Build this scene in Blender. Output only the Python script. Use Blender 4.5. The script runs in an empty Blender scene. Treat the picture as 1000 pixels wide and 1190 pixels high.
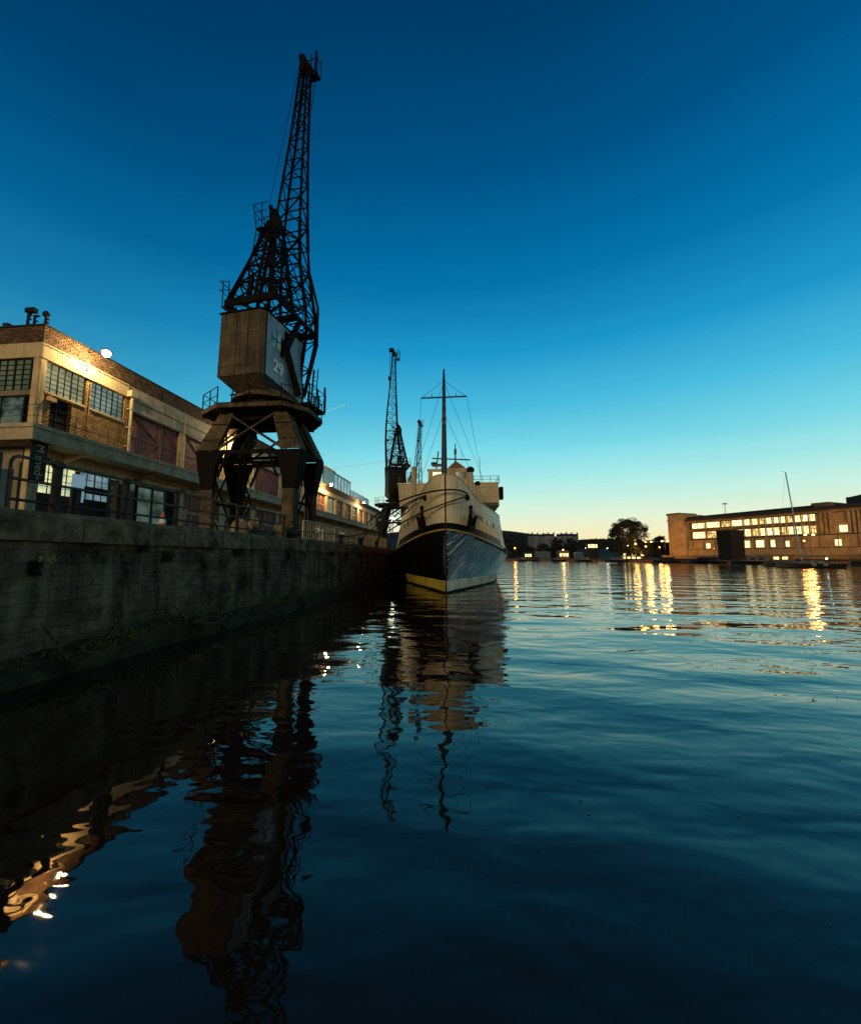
import bpy, bmesh, math, random
from mathutils import Vector, Matrix
R = math.radians
random.seed(7)
S = bpy.context.scene
COL = S.collection

# ------------------------------------------------------------------ render / camera
S.render.engine = 'CYCLES'
S.view_settings.view_transform = 'Standard'
S.view_settings.look = 'None'
S.view_settings.exposure = 0
S.cycles.use_denoising = True
S.cycles.max_bounces = 6
S.cycles.sample_clamp_indirect = 6
S.cycles.caustics_reflective = False
S.cycles.caustics_refractive = False
H = 2.2
cam = bpy.data.cameras.new('camera'); co = bpy.data.objects.new('camera', cam); COL.objects.link(co)
cam.sensor_fit = 'HORIZONTAL'; cam.sensor_width = 36; cam.lens = 36 * 480 / 1000
cam.clip_start = 0.1; cam.clip_end = 9000
co.location = (0, 0, H)
co.rotation_euler = (R(90 + 6.30), 0, R(6.146))
S.camera = co

# ------------------------------------------------------------------ materials
def nn(nt, t, **kw):
    n = nt.nodes.new(t)
    for k, v in kw.items():
        setattr(n, k, v)
    return n

def mat(name, c, rough=.7, metal=0., var=.25, scale=3., bump=.0, spec=.4, streak=0., streak_col=(.05, .03, .02), c2=None, coord='Object'):
    """noise-mottled surface; optional vertical stain streaks"""
    m = bpy.data.materials.new(name); m.use_nodes = True
    nt = m.node_tree; b = nt.nodes['Principled BSDF']
    L = nt.links.new
    tc = nn(nt, 'ShaderNodeTexCoord')
    no = nn(nt, 'ShaderNodeTexNoise'); no.inputs['Scale'].default_value = scale; no.inputs['Detail'].default_value = 6
    no.inputs['Roughness'].default_value = .65
    L(tc.outputs[coord], no.inputs['Vector'])
    cr = nn(nt, 'ShaderNodeValToRGB')
    d = c2 if c2 else tuple(v * (1 - var) for v in c)
    u = tuple(min(1, v * (1 + var)) for v in c)
    cr.color_ramp.elements[0].position = .32; cr.color_ramp.elements[1].position = .68
    cr.color_ramp.elements[0].color = (*d, 1); cr.color_ramp.elements[1].color = (*u, 1)
    L(no.outputs['Fac'], cr.inputs['Fac'])
    out = cr.outputs['Color']
    if streak:
        mp = nn(nt, 'ShaderNodeMapping'); mp.inputs['Scale'].default_value = (4, 4, .35)
        L(tc.outputs[coord], mp.inputs['Vector'])
        n2 = nn(nt, 'ShaderNodeTexNoise'); n2.inputs['Scale'].default_value = 1.2; n2.inputs['Detail'].default_value = 4
        L(mp.outputs['Vector'], n2.inputs['Vector'])
        r2 = nn(nt, 'ShaderNodeMapRange'); r2.inputs['From Min'].default_value = .52; r2.inputs['From Max'].default_value = .72
        r2.inputs['To Max'].default_value = streak
        L(n2.outputs['Fac'], r2.inputs['Value'])
        mx = nn(nt, 'ShaderNodeMixRGB'); mx.inputs['Color2'].default_value = (*streak_col, 1)
        L(r2.outputs['Result'], mx.inputs['Fac']); L(out, mx.inputs['Color1'])
        out = mx.outputs['Color']
    L(out, b.inputs['Base Color'])
    b.inputs['Roughness'].default_value = rough
    b.inputs['Metallic'].default_value = metal
    b.inputs['Specular IOR Level'].default_value = spec
    if bump:
        bp = nn(nt, 'ShaderNodeBump'); bp.inputs['Strength'].default_value = 1; bp.inputs['Distance'].default_value = bump
        L(no.outputs['Fac'], bp.inputs['Height']); L(bp.outputs['Normal'], b.inputs['Normal'])
    return m

def emis(name, c, s, c2=None, scale=1.):
    m = bpy.data.materials.new(name); m.use_nodes = True
    nt = m.node_tree; nt.nodes.clear(); L = nt.links.new
    o = nn(nt, 'ShaderNodeOutputMaterial'); e = nn(nt, 'ShaderNodeEmission')
    e.inputs['Color'].default_value = (*c, 1); e.inputs['Strength'].default_value = s
    if c2:
        tc = nn(nt, 'ShaderNodeTexCoord'); no = nn(nt, 'ShaderNodeTexNoise'); no.inputs['Scale'].default_value = scale
        no.inputs['Detail'].default_value = 3
        cr = nn(nt, 'ShaderNodeValToRGB'); cr.color_ramp.elements[0].position = .38; cr.color_ramp.elements[1].position = .6
        cr.color_ramp.elements[0].color = (*c2, 1); cr.color_ramp.elements[1].color = (*c, 1)
        L(tc.outputs['Object'], no.inputs['Vector']); L(no.outputs['Fac'], cr.inputs['Fac']); L(cr.outputs['Color'], e.inputs['Color'])
    L(e.outputs[0], o.inputs[0])
    return m

def window_mat(name, c, s, c2, scale, gloss=.25):
    """lit or unlit pane: varied faint emission behind a glossy coat"""
    m = bpy.data.materials.new(name); m.use_nodes = True
    nt = m.node_tree; b = nt.nodes['Principled BSDF']; L = nt.links.new
    tc = nn(nt, 'ShaderNodeTexCoord'); no = nn(nt, 'ShaderNodeTexNoise'); no.inputs['Scale'].default_value = scale
    no.inputs['Detail'].default_value = 4
    cr = nn(nt, 'ShaderNodeValToRGB'); cr.color_ramp.elements[0].position = .36; cr.color_ramp.elements[1].position = .62
    cr.color_ramp.elements[0].color = (*c2, 1); cr.color_ramp.elements[1].color = (*c, 1)
    L(tc.outputs['Object'], no.inputs['Vector']); L(no.outputs['Fac'], cr.inputs['Fac'])
    L(cr.outputs['Color'], b.inputs['Emission Color']); b.inputs['Emission Strength'].default_value = s
    b.inputs['Base Color'].default_value = (.02, .03, .03, 1); b.inputs['Roughness'].default_value = .08
    b.inputs['Specular IOR Level'].default_value = gloss * 2
    return m

def brick(name, c1, c2, mortar, bw=.22, bh=.075, ms=.012, noise=.5, rough=.85, bump=.01, stain=None, moss=False, off=.5):
    m = bpy.data.materials.new(name); m.use_nodes = True
    nt = m.node_tree; b = nt.nodes['Principled BSDF']; L = nt.links.new
    tc = nn(nt, 'ShaderNodeTexCoord'); sp = nn(nt, 'ShaderNodeSeparateXYZ'); L(tc.outputs['Object'], sp.inputs[0])
    ad = nn(nt, 'ShaderNodeMath', operation='ADD'); L(sp.outputs['X'], ad.inputs[0]); L(sp.outputs['Y'], ad.inputs[1])
    cb = nn(nt, 'ShaderNodeCombineXYZ'); L(ad.outputs[0], cb.inputs['X']); L(sp.outputs['Z'], cb.inputs['Y'])
    wn = nn(nt, 'ShaderNodeTexNoise'); wn.inputs['Scale'].default_value = 2.5 if bw > .4 else 6
    L(cb.outputs[0], wn.inputs['Vector'])
    wm = nn(nt, 'ShaderNodeVectorMath', operation='SCALE'); wm.inputs['Scale'].default_value = bh * .6
    L(wn.outputs['Color'], wm.inputs[0])
    wa = nn(nt, 'ShaderNodeVectorMath', operation='ADD'); L(cb.outputs[0], wa.inputs[0]); L(wm.outputs[0], wa.inputs[1])
    br = nn(nt, 'ShaderNodeTexBrick'); br.inputs['Scale'].default_value = 1; br.offset = off
    br.inputs['Brick Width'].default_value = bw; br.inputs['Row Height'].default_value = bh; br.inputs['Mortar Size'].default_value = ms
    br.inputs['Mortar Smooth'].default_value = .3; br.inputs['Bias'].default_value = -.1
    br.inputs['Color1'].default_value = (*c1, 1); br.inputs['Color2'].default_value = (*c2, 1); br.inputs['Mortar'].default_value = (*mortar, 1)
    L(wa.outputs[0], br.inputs['Vector'])
    no = nn(nt, 'ShaderNodeTexNoise'); no.inputs['Scale'].default_value = 1.1 if bw > .4 else 3; no.inputs['Detail'].default_value = 8
    no.inputs['Roughness'].default_value = .7
    L(tc.outputs['Object'], no.inputs['Vector'])
    mr = nn(nt, 'ShaderNodeMapRange'); mr.inputs['From Min'].default_value = .3; mr.inputs['From Max'].default_value = .7
    mr.inputs['To Min'].default_value = 1 - noise; mr.inputs['To Max'].default_value = 1 + noise
    L(no.outputs['Fac'], mr.inputs['Value'])
    mu = nn(nt, 'ShaderNodeVectorMath', operation='SCALE'); L(br.outputs['Color'], mu.inputs[0]); L(mr.outputs['Result'], mu.inputs['Scale'])
    out = mu.outputs[0]
    if stain:
        mp = nn(nt, 'ShaderNodeMapping'); mp.inputs['Scale'].default_value = (1.4, 1.4, .16)
        L(tc.outputs['Object'], mp.inputs['Vector'])
        n2 = nn(nt, 'ShaderNodeTexNoise'); n2.inputs['Scale'].default_value = 1.6; n2.inputs['Detail'].default_value = 6
        L(mp.outputs[0], n2.inputs['Vector'])
        r2 = nn(nt, 'ShaderNodeMapRange'); r2.inputs['From Min'].default_value = .56; r2.inputs['From Max'].default_value = .74; r2.inputs['To Max'].default_value = .8
        L(n2.outputs['Fac'], r2.inputs['Value'])
        mx = nn(nt, 'ShaderNodeMixRGB'); mx.inputs['Color2'].default_value = (*stain, 1)
        L(r2.outputs['Result'], mx.inputs['Fac']); L(out, mx.inputs['Color1']); out = mx.outputs['Color']
        r4 = nn(nt, 'ShaderNodeMapRange'); r4.inputs['From Min'].default_value = .46; r4.inputs['From Max'].default_value = .3; r4.inputs['To Max'].default_value = .75
        L(n2.outputs['Fac'], r4.inputs['Value'])
        m4 = nn(nt, 'ShaderNodeMixRGB'); m4.inputs['Color2'].default_value = (.006, .007, .005, 1)
        L(r4.outputs['Result'], m4.inputs['Fac']); L(out, m4.inputs['Color1']); out = m4.outputs['Color']
    if moss:
        r3 = nn(nt, 'ShaderNodeMapRange'); r3.inputs['From Min'].default_value = .9; r3.inputs['From Max'].default_value = .3
        n3 = nn(nt, 'ShaderNodeMath', operation='MULTIPLY_ADD'); n3.inputs[1].default_value = 1.6
        L(no.outputs['Fac'], n3.inputs[0]); 
        s3 = nn(nt, 'ShaderNodeMath', operation='SUBTRACT'); L(sp.outputs['Z'], s3.inputs[0]); s3.inputs[1].default_value = .8
        L(s3.outputs[0], n3.inputs[2]); L(n3.outputs[0], r3.inputs['Value'])
        mx = nn(nt, 'ShaderNodeMixRGB'); mx.inputs['Color2'].default_value = (.085, .055, .012, 1)
        L(r3.outputs['Result'], mx.inputs['Fac']); L(out, mx.inputs['Color1']); out = mx.outputs['Color']
    L(out, b.inputs['Base Color']); b.inputs['Roughness'].default_value = rough; b.inputs['Specular IOR Level'].default_value = .25
    bp = nn(nt, 'ShaderNodeBump'); bp.inputs['Distance'].default_value = bump
    mm = nn(nt, 'ShaderNodeMath', operation='MULTIPLY_ADD'); L(no.outputs['Fac'], mm.inputs[0]); mm.inputs[1].default_value = 2.2 if bw > .4 else 1.2
    iv = nn(nt, 'ShaderNodeMath', operation='SUBTRACT'); iv.inputs[0].default_value = 1; L(br.outputs['Fac'], iv.inputs[1])
    L(iv.outputs[0], mm.inputs[2]); L(mm.outputs[0], bp.inputs['Height']); L(bp.outputs['Normal'], b.inputs['Normal'])
    return m

M = {}
M['iron'] = mat('crane_iron', (.007, .0055, .0045), .7, 0, .6, 2, spec=.08)
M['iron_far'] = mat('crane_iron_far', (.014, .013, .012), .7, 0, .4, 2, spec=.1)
M['legpaint'] = mat('weathered_leg_paint', (.095, .068, .036), .8, 0, .6, 1.6, .01, spec=.15, streak=.9, streak_col=(.035, .02, .010))
M['band'] = mat('black_band_paint', (.011, .008, .006), .75, 0, .5, 3, spec=.06)
M['cabpaint'] = mat('weathered_cabin_paint', (.085, .065, .040), .75, 0, .4, 1.3, .01, spec=.15, streak=.95, streak_col=(.03, .02, .012))
M['cabside'] = mat('grey_cabin_side', (.40, .38, .36), .3, 0, .25, 1.2, streak=.6, streak_col=(.1, .09, .08))
M['white'] = mat('white_paint', (.75, .75, .72), .5, 0, .05, 4)
M['numpaint'] = mat('white_number_paint', (.95, .95, .92), .6, 0, .03, 4)
M['cream'] = mat('cream_render', (.62, .46, .24), .8, 0, .12, 1.2, .004, streak=.4, streak_col=(.25, .18, .09))
M['creamd'] = mat('dull_cream_render', (.62, .43, .21), .8, 0, .25, .9, .004, streak=.6, streak_col=(.12, .09, .05))
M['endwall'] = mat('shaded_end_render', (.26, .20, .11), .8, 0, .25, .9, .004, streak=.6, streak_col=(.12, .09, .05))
M['concrete'] = mat('grey_concrete', (.50, .38, .23), .85, 0, .3, 1.6, .01, streak=.5, streak_col=(.1, .08, .05))
M['coping'] = mat('coping_stone', (.27, .135, .07), .9, 0, .5, 2.6, .035, c2=(.045, .030, .014), spec=.15, streak=.6, streak_col=(.03, .018, .01))
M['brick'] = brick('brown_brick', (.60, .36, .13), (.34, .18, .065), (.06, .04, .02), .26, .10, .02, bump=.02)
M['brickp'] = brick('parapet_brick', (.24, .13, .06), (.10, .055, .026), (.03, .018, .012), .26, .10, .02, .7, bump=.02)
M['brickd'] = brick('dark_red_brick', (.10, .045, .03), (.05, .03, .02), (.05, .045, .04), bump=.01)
M['stone'] = brick('quay_masonry', (.19, .098, .052), (.15, .078, .041), (.105, .056, .03), .55, .24, .011, 1.1, .95, .09, stain=(.36, .20, .115), moss=True)
M['ledge'] = mat('mossy_ledge', (.06, .035, .016), .9, 0, .6, 1.7, .05, c2=(.012, .007, .004), spec=.1)
M['door'] = mat('red_brown_door', (.24, .075, .05), .7, 0, .25, 2.5, .003, streak=.4, streak_col=(.05, .02, .015))
M['red'] = mat('red_paint', (.35, .02, .02), .6)
M['dark'] = mat('dark_steel', (.014, .013, .012), .45, .4, .4, 5)
M['rail'] = mat('worn_rail', (.05, .04, .03), .35, .7, .5, 8)
M['wood'] = mat('tarred_post', (.035, .024, .015), .8, 0, .5, 5, .01)
M['black'] = mat('black_void', (.004, .004, .004), .9)
M['pipe'] = mat('cream_pipe', (.55, .45, .25), .6, 0, .1, 4)
M['shipwhite'] = mat('ship_white_paint', (.68, .56, .34), .42, 0, .14, .8, .003, streak=.45, streak_col=(.22, .15, .08))
M['shiptan'] = mat('ship_bridge_paint', (.44, .35, .2), .5, 0, .12, .8, streak=.3, streak_col=(.2, .14, .08))
M['navy'] = mat('navy_band_paint', (.006, .006, .009), .5, 0, .3, 1, spec=.15)
M['anchor'] = mat('anchor_iron', (.006, .005, .004), .8, spec=.1)
M['yellow'] = mat('yellow_line_paint', (.55, .36, .05), .5, 0, .2, 3)
M['boot'] = mat('boot_topping_paint', (.62, .47, .05), .6, 0, .3, 1.5, .004, streak=.4, streak_col=(.1, .08, .04))
M['glassdark'] = window_mat('dark_glass', (.01, .015, .018), .3, (.002, .003, .004), 2, .5)
M['winwarm'] = window_mat('blind_lit_panes', (.58, .55, .28), .6, (.20, .22, .11), .9, .15)
M['winteal'] = window_mat('teal_lit_panes', (.36, .45, .36), .55, (.14, .21, .18), .9, .15)
M['winbright'] = window_mat('bright_lit_panes', (.9, .88, .42), .9, (.3, .5, .35), 1.5, .3)
M['windim'] = window_mat('dim_olive_panes', (.20, .20, .09), .4, (.08, .10, .045), .9, .15)
M['winblue'] = window_mat('blue_panes', (.30, .45, .48), .7, (.1, .2, .24), 1, .4)
M['doorglass'] = window_mat('green_door_glass', (.12, .2, .15), .5, (.02, .045, .04), 1.1, .4)
M['folglass'] = window_mat('leafy_reflection_glass', (.16, .19, .12), .45, (.015, .02, .018), 2.2, .5)
M['board'] = mat('pale_board', (.30, .42, .52), .6, 0, .06, 3)
M['boardlit'] = emis('lit_board', (.25, .40, .52), .6)
M['lamp'] = emis('lamp_glow', (1, .80, .42), 60)
M['lampw'] = emis('white_lamp_glow', (1, .88, .55), 12)
M['olamp'] = emis('orange_lamp_glow', (1, .42, .07), 6)
M['ylamp'] = emis('yellow_lamp_glow', (1, .58, .14), 8)
M['glamp'] = emis('green_lamp_glow', (.35, 1, .75), 14)
M['rope'] = mat('black_rope', (.01, .009, .007), .9)
M['rope_light'] = mat('pale_rope', (.22, .16, .08), .9, 0, .4, 9, .01)
M['galv'] = mat('galvanised_bar', (.6, .46, .24), .6, 0, .3, 6)
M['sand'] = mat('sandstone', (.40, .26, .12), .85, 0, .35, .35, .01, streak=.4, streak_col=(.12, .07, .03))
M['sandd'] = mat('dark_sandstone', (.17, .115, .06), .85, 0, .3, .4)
M['farwin'] = emis('office_window_light', (1.0, .80, .34), 3.0, (.6, .38, .12), .7)
M['farwin2'] = emis('office_window_light_dim', (1.0, .68, .24), 1.6, (.25, .14, .04), .9)
M['farwin3'] = emis('office_window_light_cool', (.98, .88, .5), 2.6, (.5, .42, .16), .6)
M['farwinrow'] = emis('ground_window_light', (1.0, .84, .42), 2.4, (.7, .45, .14), .8)
M['slate'] = mat('slate_roof', (.02, .022, .026), .7)
M['house'] = mat('blue_grey_terrace', (.075, .09, .12), .9, 0, .25, .2)
M['houseb'] = mat('pale_terrace', (.12, .13, .16), .9, 0, .25, .2)
M['leaf'] = mat('leaves_dark', (.022, .024, .008), .8, 0, .6, .8)
M['leaf2'] = mat('leaves_far', (.012, .018, .014), .85, 0, .6, .2)
M['bark'] = mat('bark', (.02, .015, .01), .9)
M['moss'] = mat('bright_moss', (.26, .19, .03), .9, 0, .7, 5, spec=.05)
M['weed'] = mat('wall_weed', (.05, .035, .012), .8, 0, .6, 12)
M['petal'] = mat('yellow_petal', (.6, .42, .02), .7)
M['orange'] = mat('orange_plastic', (.7, .12, .02), .6)
M['net'] = mat('tan_netting', (.30, .22, .11), .95, 0, .6, 14, .03)
M['boatblack'] = mat('boat_dark', (.012, .012, .014), .5)
M['boatwhite'] = mat('boat_white', (.16, .15, .15), .5)
M['boatwood'] = mat('boat_wood', (.22, .10, .04), .6)
M['ground'] = mat('quay_paving', (.09, .075, .055), .9, 0, .3, .8)
M['farground'] = mat('far_bank_earth', (.035, .025, .015), .95, 0, .4, .2)
M['hill'] = mat('hill_woods', (.008, .011, .009), .95, 0, .5, .03)
M['canvas'] = mat('canvas_cover', (.16, .15, .13), .9)

def topside_mat():  # orange low on starboard paints in lamp glow along with rust
    m = M['shipwhite'].copy(); m.name = 'rust_and_lamp_glow_topside_paint'; nt = m.node_tree; b = nt.nodes['Principled BSDF']; L = nt.links.new
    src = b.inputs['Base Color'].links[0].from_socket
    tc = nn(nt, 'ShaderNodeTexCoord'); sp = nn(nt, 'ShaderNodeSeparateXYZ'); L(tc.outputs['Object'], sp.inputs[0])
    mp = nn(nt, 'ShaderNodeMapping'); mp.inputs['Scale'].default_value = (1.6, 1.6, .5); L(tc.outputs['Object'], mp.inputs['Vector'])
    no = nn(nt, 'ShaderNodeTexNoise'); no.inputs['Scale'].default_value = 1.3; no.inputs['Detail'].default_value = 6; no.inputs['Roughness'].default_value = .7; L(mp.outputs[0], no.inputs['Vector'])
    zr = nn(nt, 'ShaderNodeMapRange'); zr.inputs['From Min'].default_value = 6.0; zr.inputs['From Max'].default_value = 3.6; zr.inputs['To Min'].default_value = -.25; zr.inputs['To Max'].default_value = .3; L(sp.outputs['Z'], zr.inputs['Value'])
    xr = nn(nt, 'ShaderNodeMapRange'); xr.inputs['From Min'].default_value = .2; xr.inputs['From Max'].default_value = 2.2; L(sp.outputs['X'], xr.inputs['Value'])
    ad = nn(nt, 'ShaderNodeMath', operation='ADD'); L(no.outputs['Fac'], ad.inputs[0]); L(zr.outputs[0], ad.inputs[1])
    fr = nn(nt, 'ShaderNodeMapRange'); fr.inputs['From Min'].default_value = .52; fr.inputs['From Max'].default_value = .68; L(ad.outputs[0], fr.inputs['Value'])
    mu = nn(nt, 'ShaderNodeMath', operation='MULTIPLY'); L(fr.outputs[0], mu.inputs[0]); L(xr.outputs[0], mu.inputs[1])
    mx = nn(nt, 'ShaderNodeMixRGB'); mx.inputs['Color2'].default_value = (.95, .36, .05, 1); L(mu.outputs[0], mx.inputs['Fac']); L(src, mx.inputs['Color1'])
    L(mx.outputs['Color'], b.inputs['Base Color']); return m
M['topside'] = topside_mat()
def plates(m, bw, bh, d):
    nt = m.node_tree; b = nt.nodes['Principled BSDF']; L = nt.links.new
    tc = nn(nt, 'ShaderNodeTexCoord'); sp = nn(nt, 'ShaderNodeSeparateXYZ'); L(tc.outputs['Object'], sp.inputs[0])
    ad = nn(nt, 'ShaderNodeMath', operation='ADD'); L(sp.outputs['X'], ad.inputs[0]); L(sp.outputs['Y'], ad.inputs[1])
    cb = nn(nt, 'ShaderNodeCombineXYZ'); L(ad.outputs[0], cb.inputs['X']); L(sp.outputs['Z'], cb.inputs['Y'])
    br = nn(nt, 'ShaderNodeTexBrick'); br.inputs['Scale'].default_value = 1; br.inputs['Brick Width'].default_value = bw; br.inputs['Row Height'].default_value = bh
    br.inputs['Mortar Size'].default_value = .02; br.inputs['Mortar Smooth'].default_value = .6; L(cb.outputs[0], br.inputs['Vector'])
    no = nn(nt, 'ShaderNodeTexNoise'); no.inputs['Scale'].default_value = 1.4; no.inputs['Detail'].default_value = 2; L(tc.outputs['Object'], no.inputs['Vector'])
    mm = nn(nt, 'ShaderNodeMath', operation='MULTIPLY_ADD'); L(br.outputs['Fac'], mm.inputs[0]); mm.inputs[1].default_value = -.35; L(no.outputs['Fac'], mm.inputs[2])
    bp = nn(nt, 'ShaderNodeBump'); bp.inputs['Distance'].default_value = d; L(mm.outputs[0], bp.inputs['Height']); L(bp.outputs['Normal'], b.inputs['Normal'])
plates(M['topside'], 2.4, 1.05, .06); plates(M['shiptan'], 1.8, .9, .04)
# hull paint: dark, glossy, with slanting pale streaks of water light
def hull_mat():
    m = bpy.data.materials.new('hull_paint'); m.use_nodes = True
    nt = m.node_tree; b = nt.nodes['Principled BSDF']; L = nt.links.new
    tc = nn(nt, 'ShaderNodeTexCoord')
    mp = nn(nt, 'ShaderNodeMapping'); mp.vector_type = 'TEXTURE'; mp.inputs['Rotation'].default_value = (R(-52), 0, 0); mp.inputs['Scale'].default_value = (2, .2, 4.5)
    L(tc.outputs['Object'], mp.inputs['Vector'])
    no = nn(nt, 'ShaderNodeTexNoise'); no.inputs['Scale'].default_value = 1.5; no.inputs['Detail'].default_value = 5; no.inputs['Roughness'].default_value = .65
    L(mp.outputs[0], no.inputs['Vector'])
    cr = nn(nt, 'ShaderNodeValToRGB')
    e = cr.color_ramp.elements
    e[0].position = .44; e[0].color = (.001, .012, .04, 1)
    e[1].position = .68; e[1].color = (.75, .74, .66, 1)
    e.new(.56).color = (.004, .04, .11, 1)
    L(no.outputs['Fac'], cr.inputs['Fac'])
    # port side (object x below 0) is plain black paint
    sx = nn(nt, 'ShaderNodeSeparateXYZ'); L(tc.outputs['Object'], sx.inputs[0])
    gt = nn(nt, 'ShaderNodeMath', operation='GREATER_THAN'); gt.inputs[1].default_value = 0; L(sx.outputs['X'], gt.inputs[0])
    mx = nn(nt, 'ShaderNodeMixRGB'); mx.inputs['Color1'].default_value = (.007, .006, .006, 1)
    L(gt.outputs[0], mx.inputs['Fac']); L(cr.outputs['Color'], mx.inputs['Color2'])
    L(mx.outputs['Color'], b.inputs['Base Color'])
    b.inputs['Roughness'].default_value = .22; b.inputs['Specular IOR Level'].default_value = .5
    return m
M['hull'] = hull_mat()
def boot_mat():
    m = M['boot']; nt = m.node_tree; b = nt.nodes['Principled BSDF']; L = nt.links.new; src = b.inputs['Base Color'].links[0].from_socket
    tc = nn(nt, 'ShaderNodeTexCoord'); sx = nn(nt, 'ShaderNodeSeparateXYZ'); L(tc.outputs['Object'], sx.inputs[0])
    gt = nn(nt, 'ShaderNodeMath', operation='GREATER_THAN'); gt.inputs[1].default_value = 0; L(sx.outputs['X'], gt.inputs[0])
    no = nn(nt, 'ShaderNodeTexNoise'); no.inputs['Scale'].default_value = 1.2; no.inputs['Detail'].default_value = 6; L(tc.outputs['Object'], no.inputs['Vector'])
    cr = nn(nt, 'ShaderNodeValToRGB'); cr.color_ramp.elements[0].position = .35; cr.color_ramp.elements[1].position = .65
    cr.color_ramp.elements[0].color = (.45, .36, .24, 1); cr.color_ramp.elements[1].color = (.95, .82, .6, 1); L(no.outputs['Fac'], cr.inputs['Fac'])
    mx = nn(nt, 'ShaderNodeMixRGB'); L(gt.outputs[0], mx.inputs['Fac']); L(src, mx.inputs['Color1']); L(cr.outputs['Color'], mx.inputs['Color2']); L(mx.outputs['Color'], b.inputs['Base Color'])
boot_mat()

def water_mat():
    m = bpy.data.materials.new('harbour_water'); m.use_nodes = True
    nt = m.node_tree; b = nt.nodes['Principled BSDF']; L = nt.links.new
    b.inputs['Base Color'].default_value = (.018, .011, .006, 1)
    b.inputs['Roughness'].default_value = .022; b.inputs['IOR'].default_value = 1.6
    b.inputs['Specular IOR Level'].default_value = .5; b.inputs['Specular Tint'].default_value = (1, .66, .50, 1)
    geo = nn(nt, 'ShaderNodeNewGeometry')
    sp = nn(nt, 'ShaderNodeSeparateXYZ'); L(geo.outputs['Position'], sp.inputs[0])
    # calm near the quay, more ruffled out in the open harbour
    ruf = nn(nt, 'ShaderNodeMapRange'); ruf.inputs['From Min'].default_value = -6; ruf.inputs['From Max'].default_value = 5
    ruf.inputs['To Min'].default_value = .45; ruf.inputs['To Max'].default_value = 1.0
    L(sp.outputs['X'], ruf.inputs['Value'])
    near = nn(nt, 'ShaderNodeMapRange'); near.inputs['From Min'].default_value = 2; near.inputs['From Max'].default_value = 16
    near.inputs['To Min'].default_value = .8; near.inputs['To Max'].default_value = 1.0
    L(sp.outputs['Y'], near.inputs['Value'])
    am = nn(nt, 'ShaderNodeMath', operation='MULTIPLY'); L(ruf.outputs[0], am.inputs[0]); L(near.outputs[0], am.inputs[1])
    def noise(scale, rot, sy, amp, det, dist=0.):
        mp = nn(nt, 'ShaderNodeMapping'); mp.inputs['Rotation'].default_value = (0, 0, R(rot)); mp.inputs['Scale'].default_value = (1, sy, 1)
        L(geo.outputs['Position'], mp.inputs['Vector'])
        n = nn(nt, 'ShaderNodeTexNoise'); n.inputs['Scale'].default_value = scale; n.inputs['Detail'].default_value = det
        n.inputs['Roughness'].default_value = .45; n.inputs['Distortion'].default_value = dist
        L(mp.outputs[0], n.inputs['Vector'])
        k = nn(nt, 'ShaderNodeMath', operation='MULTIPLY'); k.inputs[1].default_value = amp
        L(n.outputs['Fac'], k.inputs[0]); return k.outputs[0]
    hs = [noise(.22, 14, 2.4, .15, 1), noise(.8, -12, 2.0, .038, 2, .3), noise(2.6, 8, 1.6, .0050, 1, .4)]
    s = hs[0]
    for h in hs[1:]:
        a = nn(nt, 'ShaderNodeMath', operation='ADD'); L(s, a.inputs[0]); L(h, a.inputs[1]); s = a.outputs[0]
    f = nn(nt, 'ShaderNodeMath', operation='MULTIPLY'); L(s, f.inputs[0]); L(am.outputs[0], f.inputs[1])
    bp = nn(nt, 'ShaderNodeBump'); bp.inputs['Strength'].default_value = 1; bp.inputs['Distance'].default_value = 1
    L(f.outputs[0], bp.inputs['Height']); L(bp.outputs['Normal'], b.inputs['Normal'])
    return m
M['water'] = water_mat()

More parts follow.
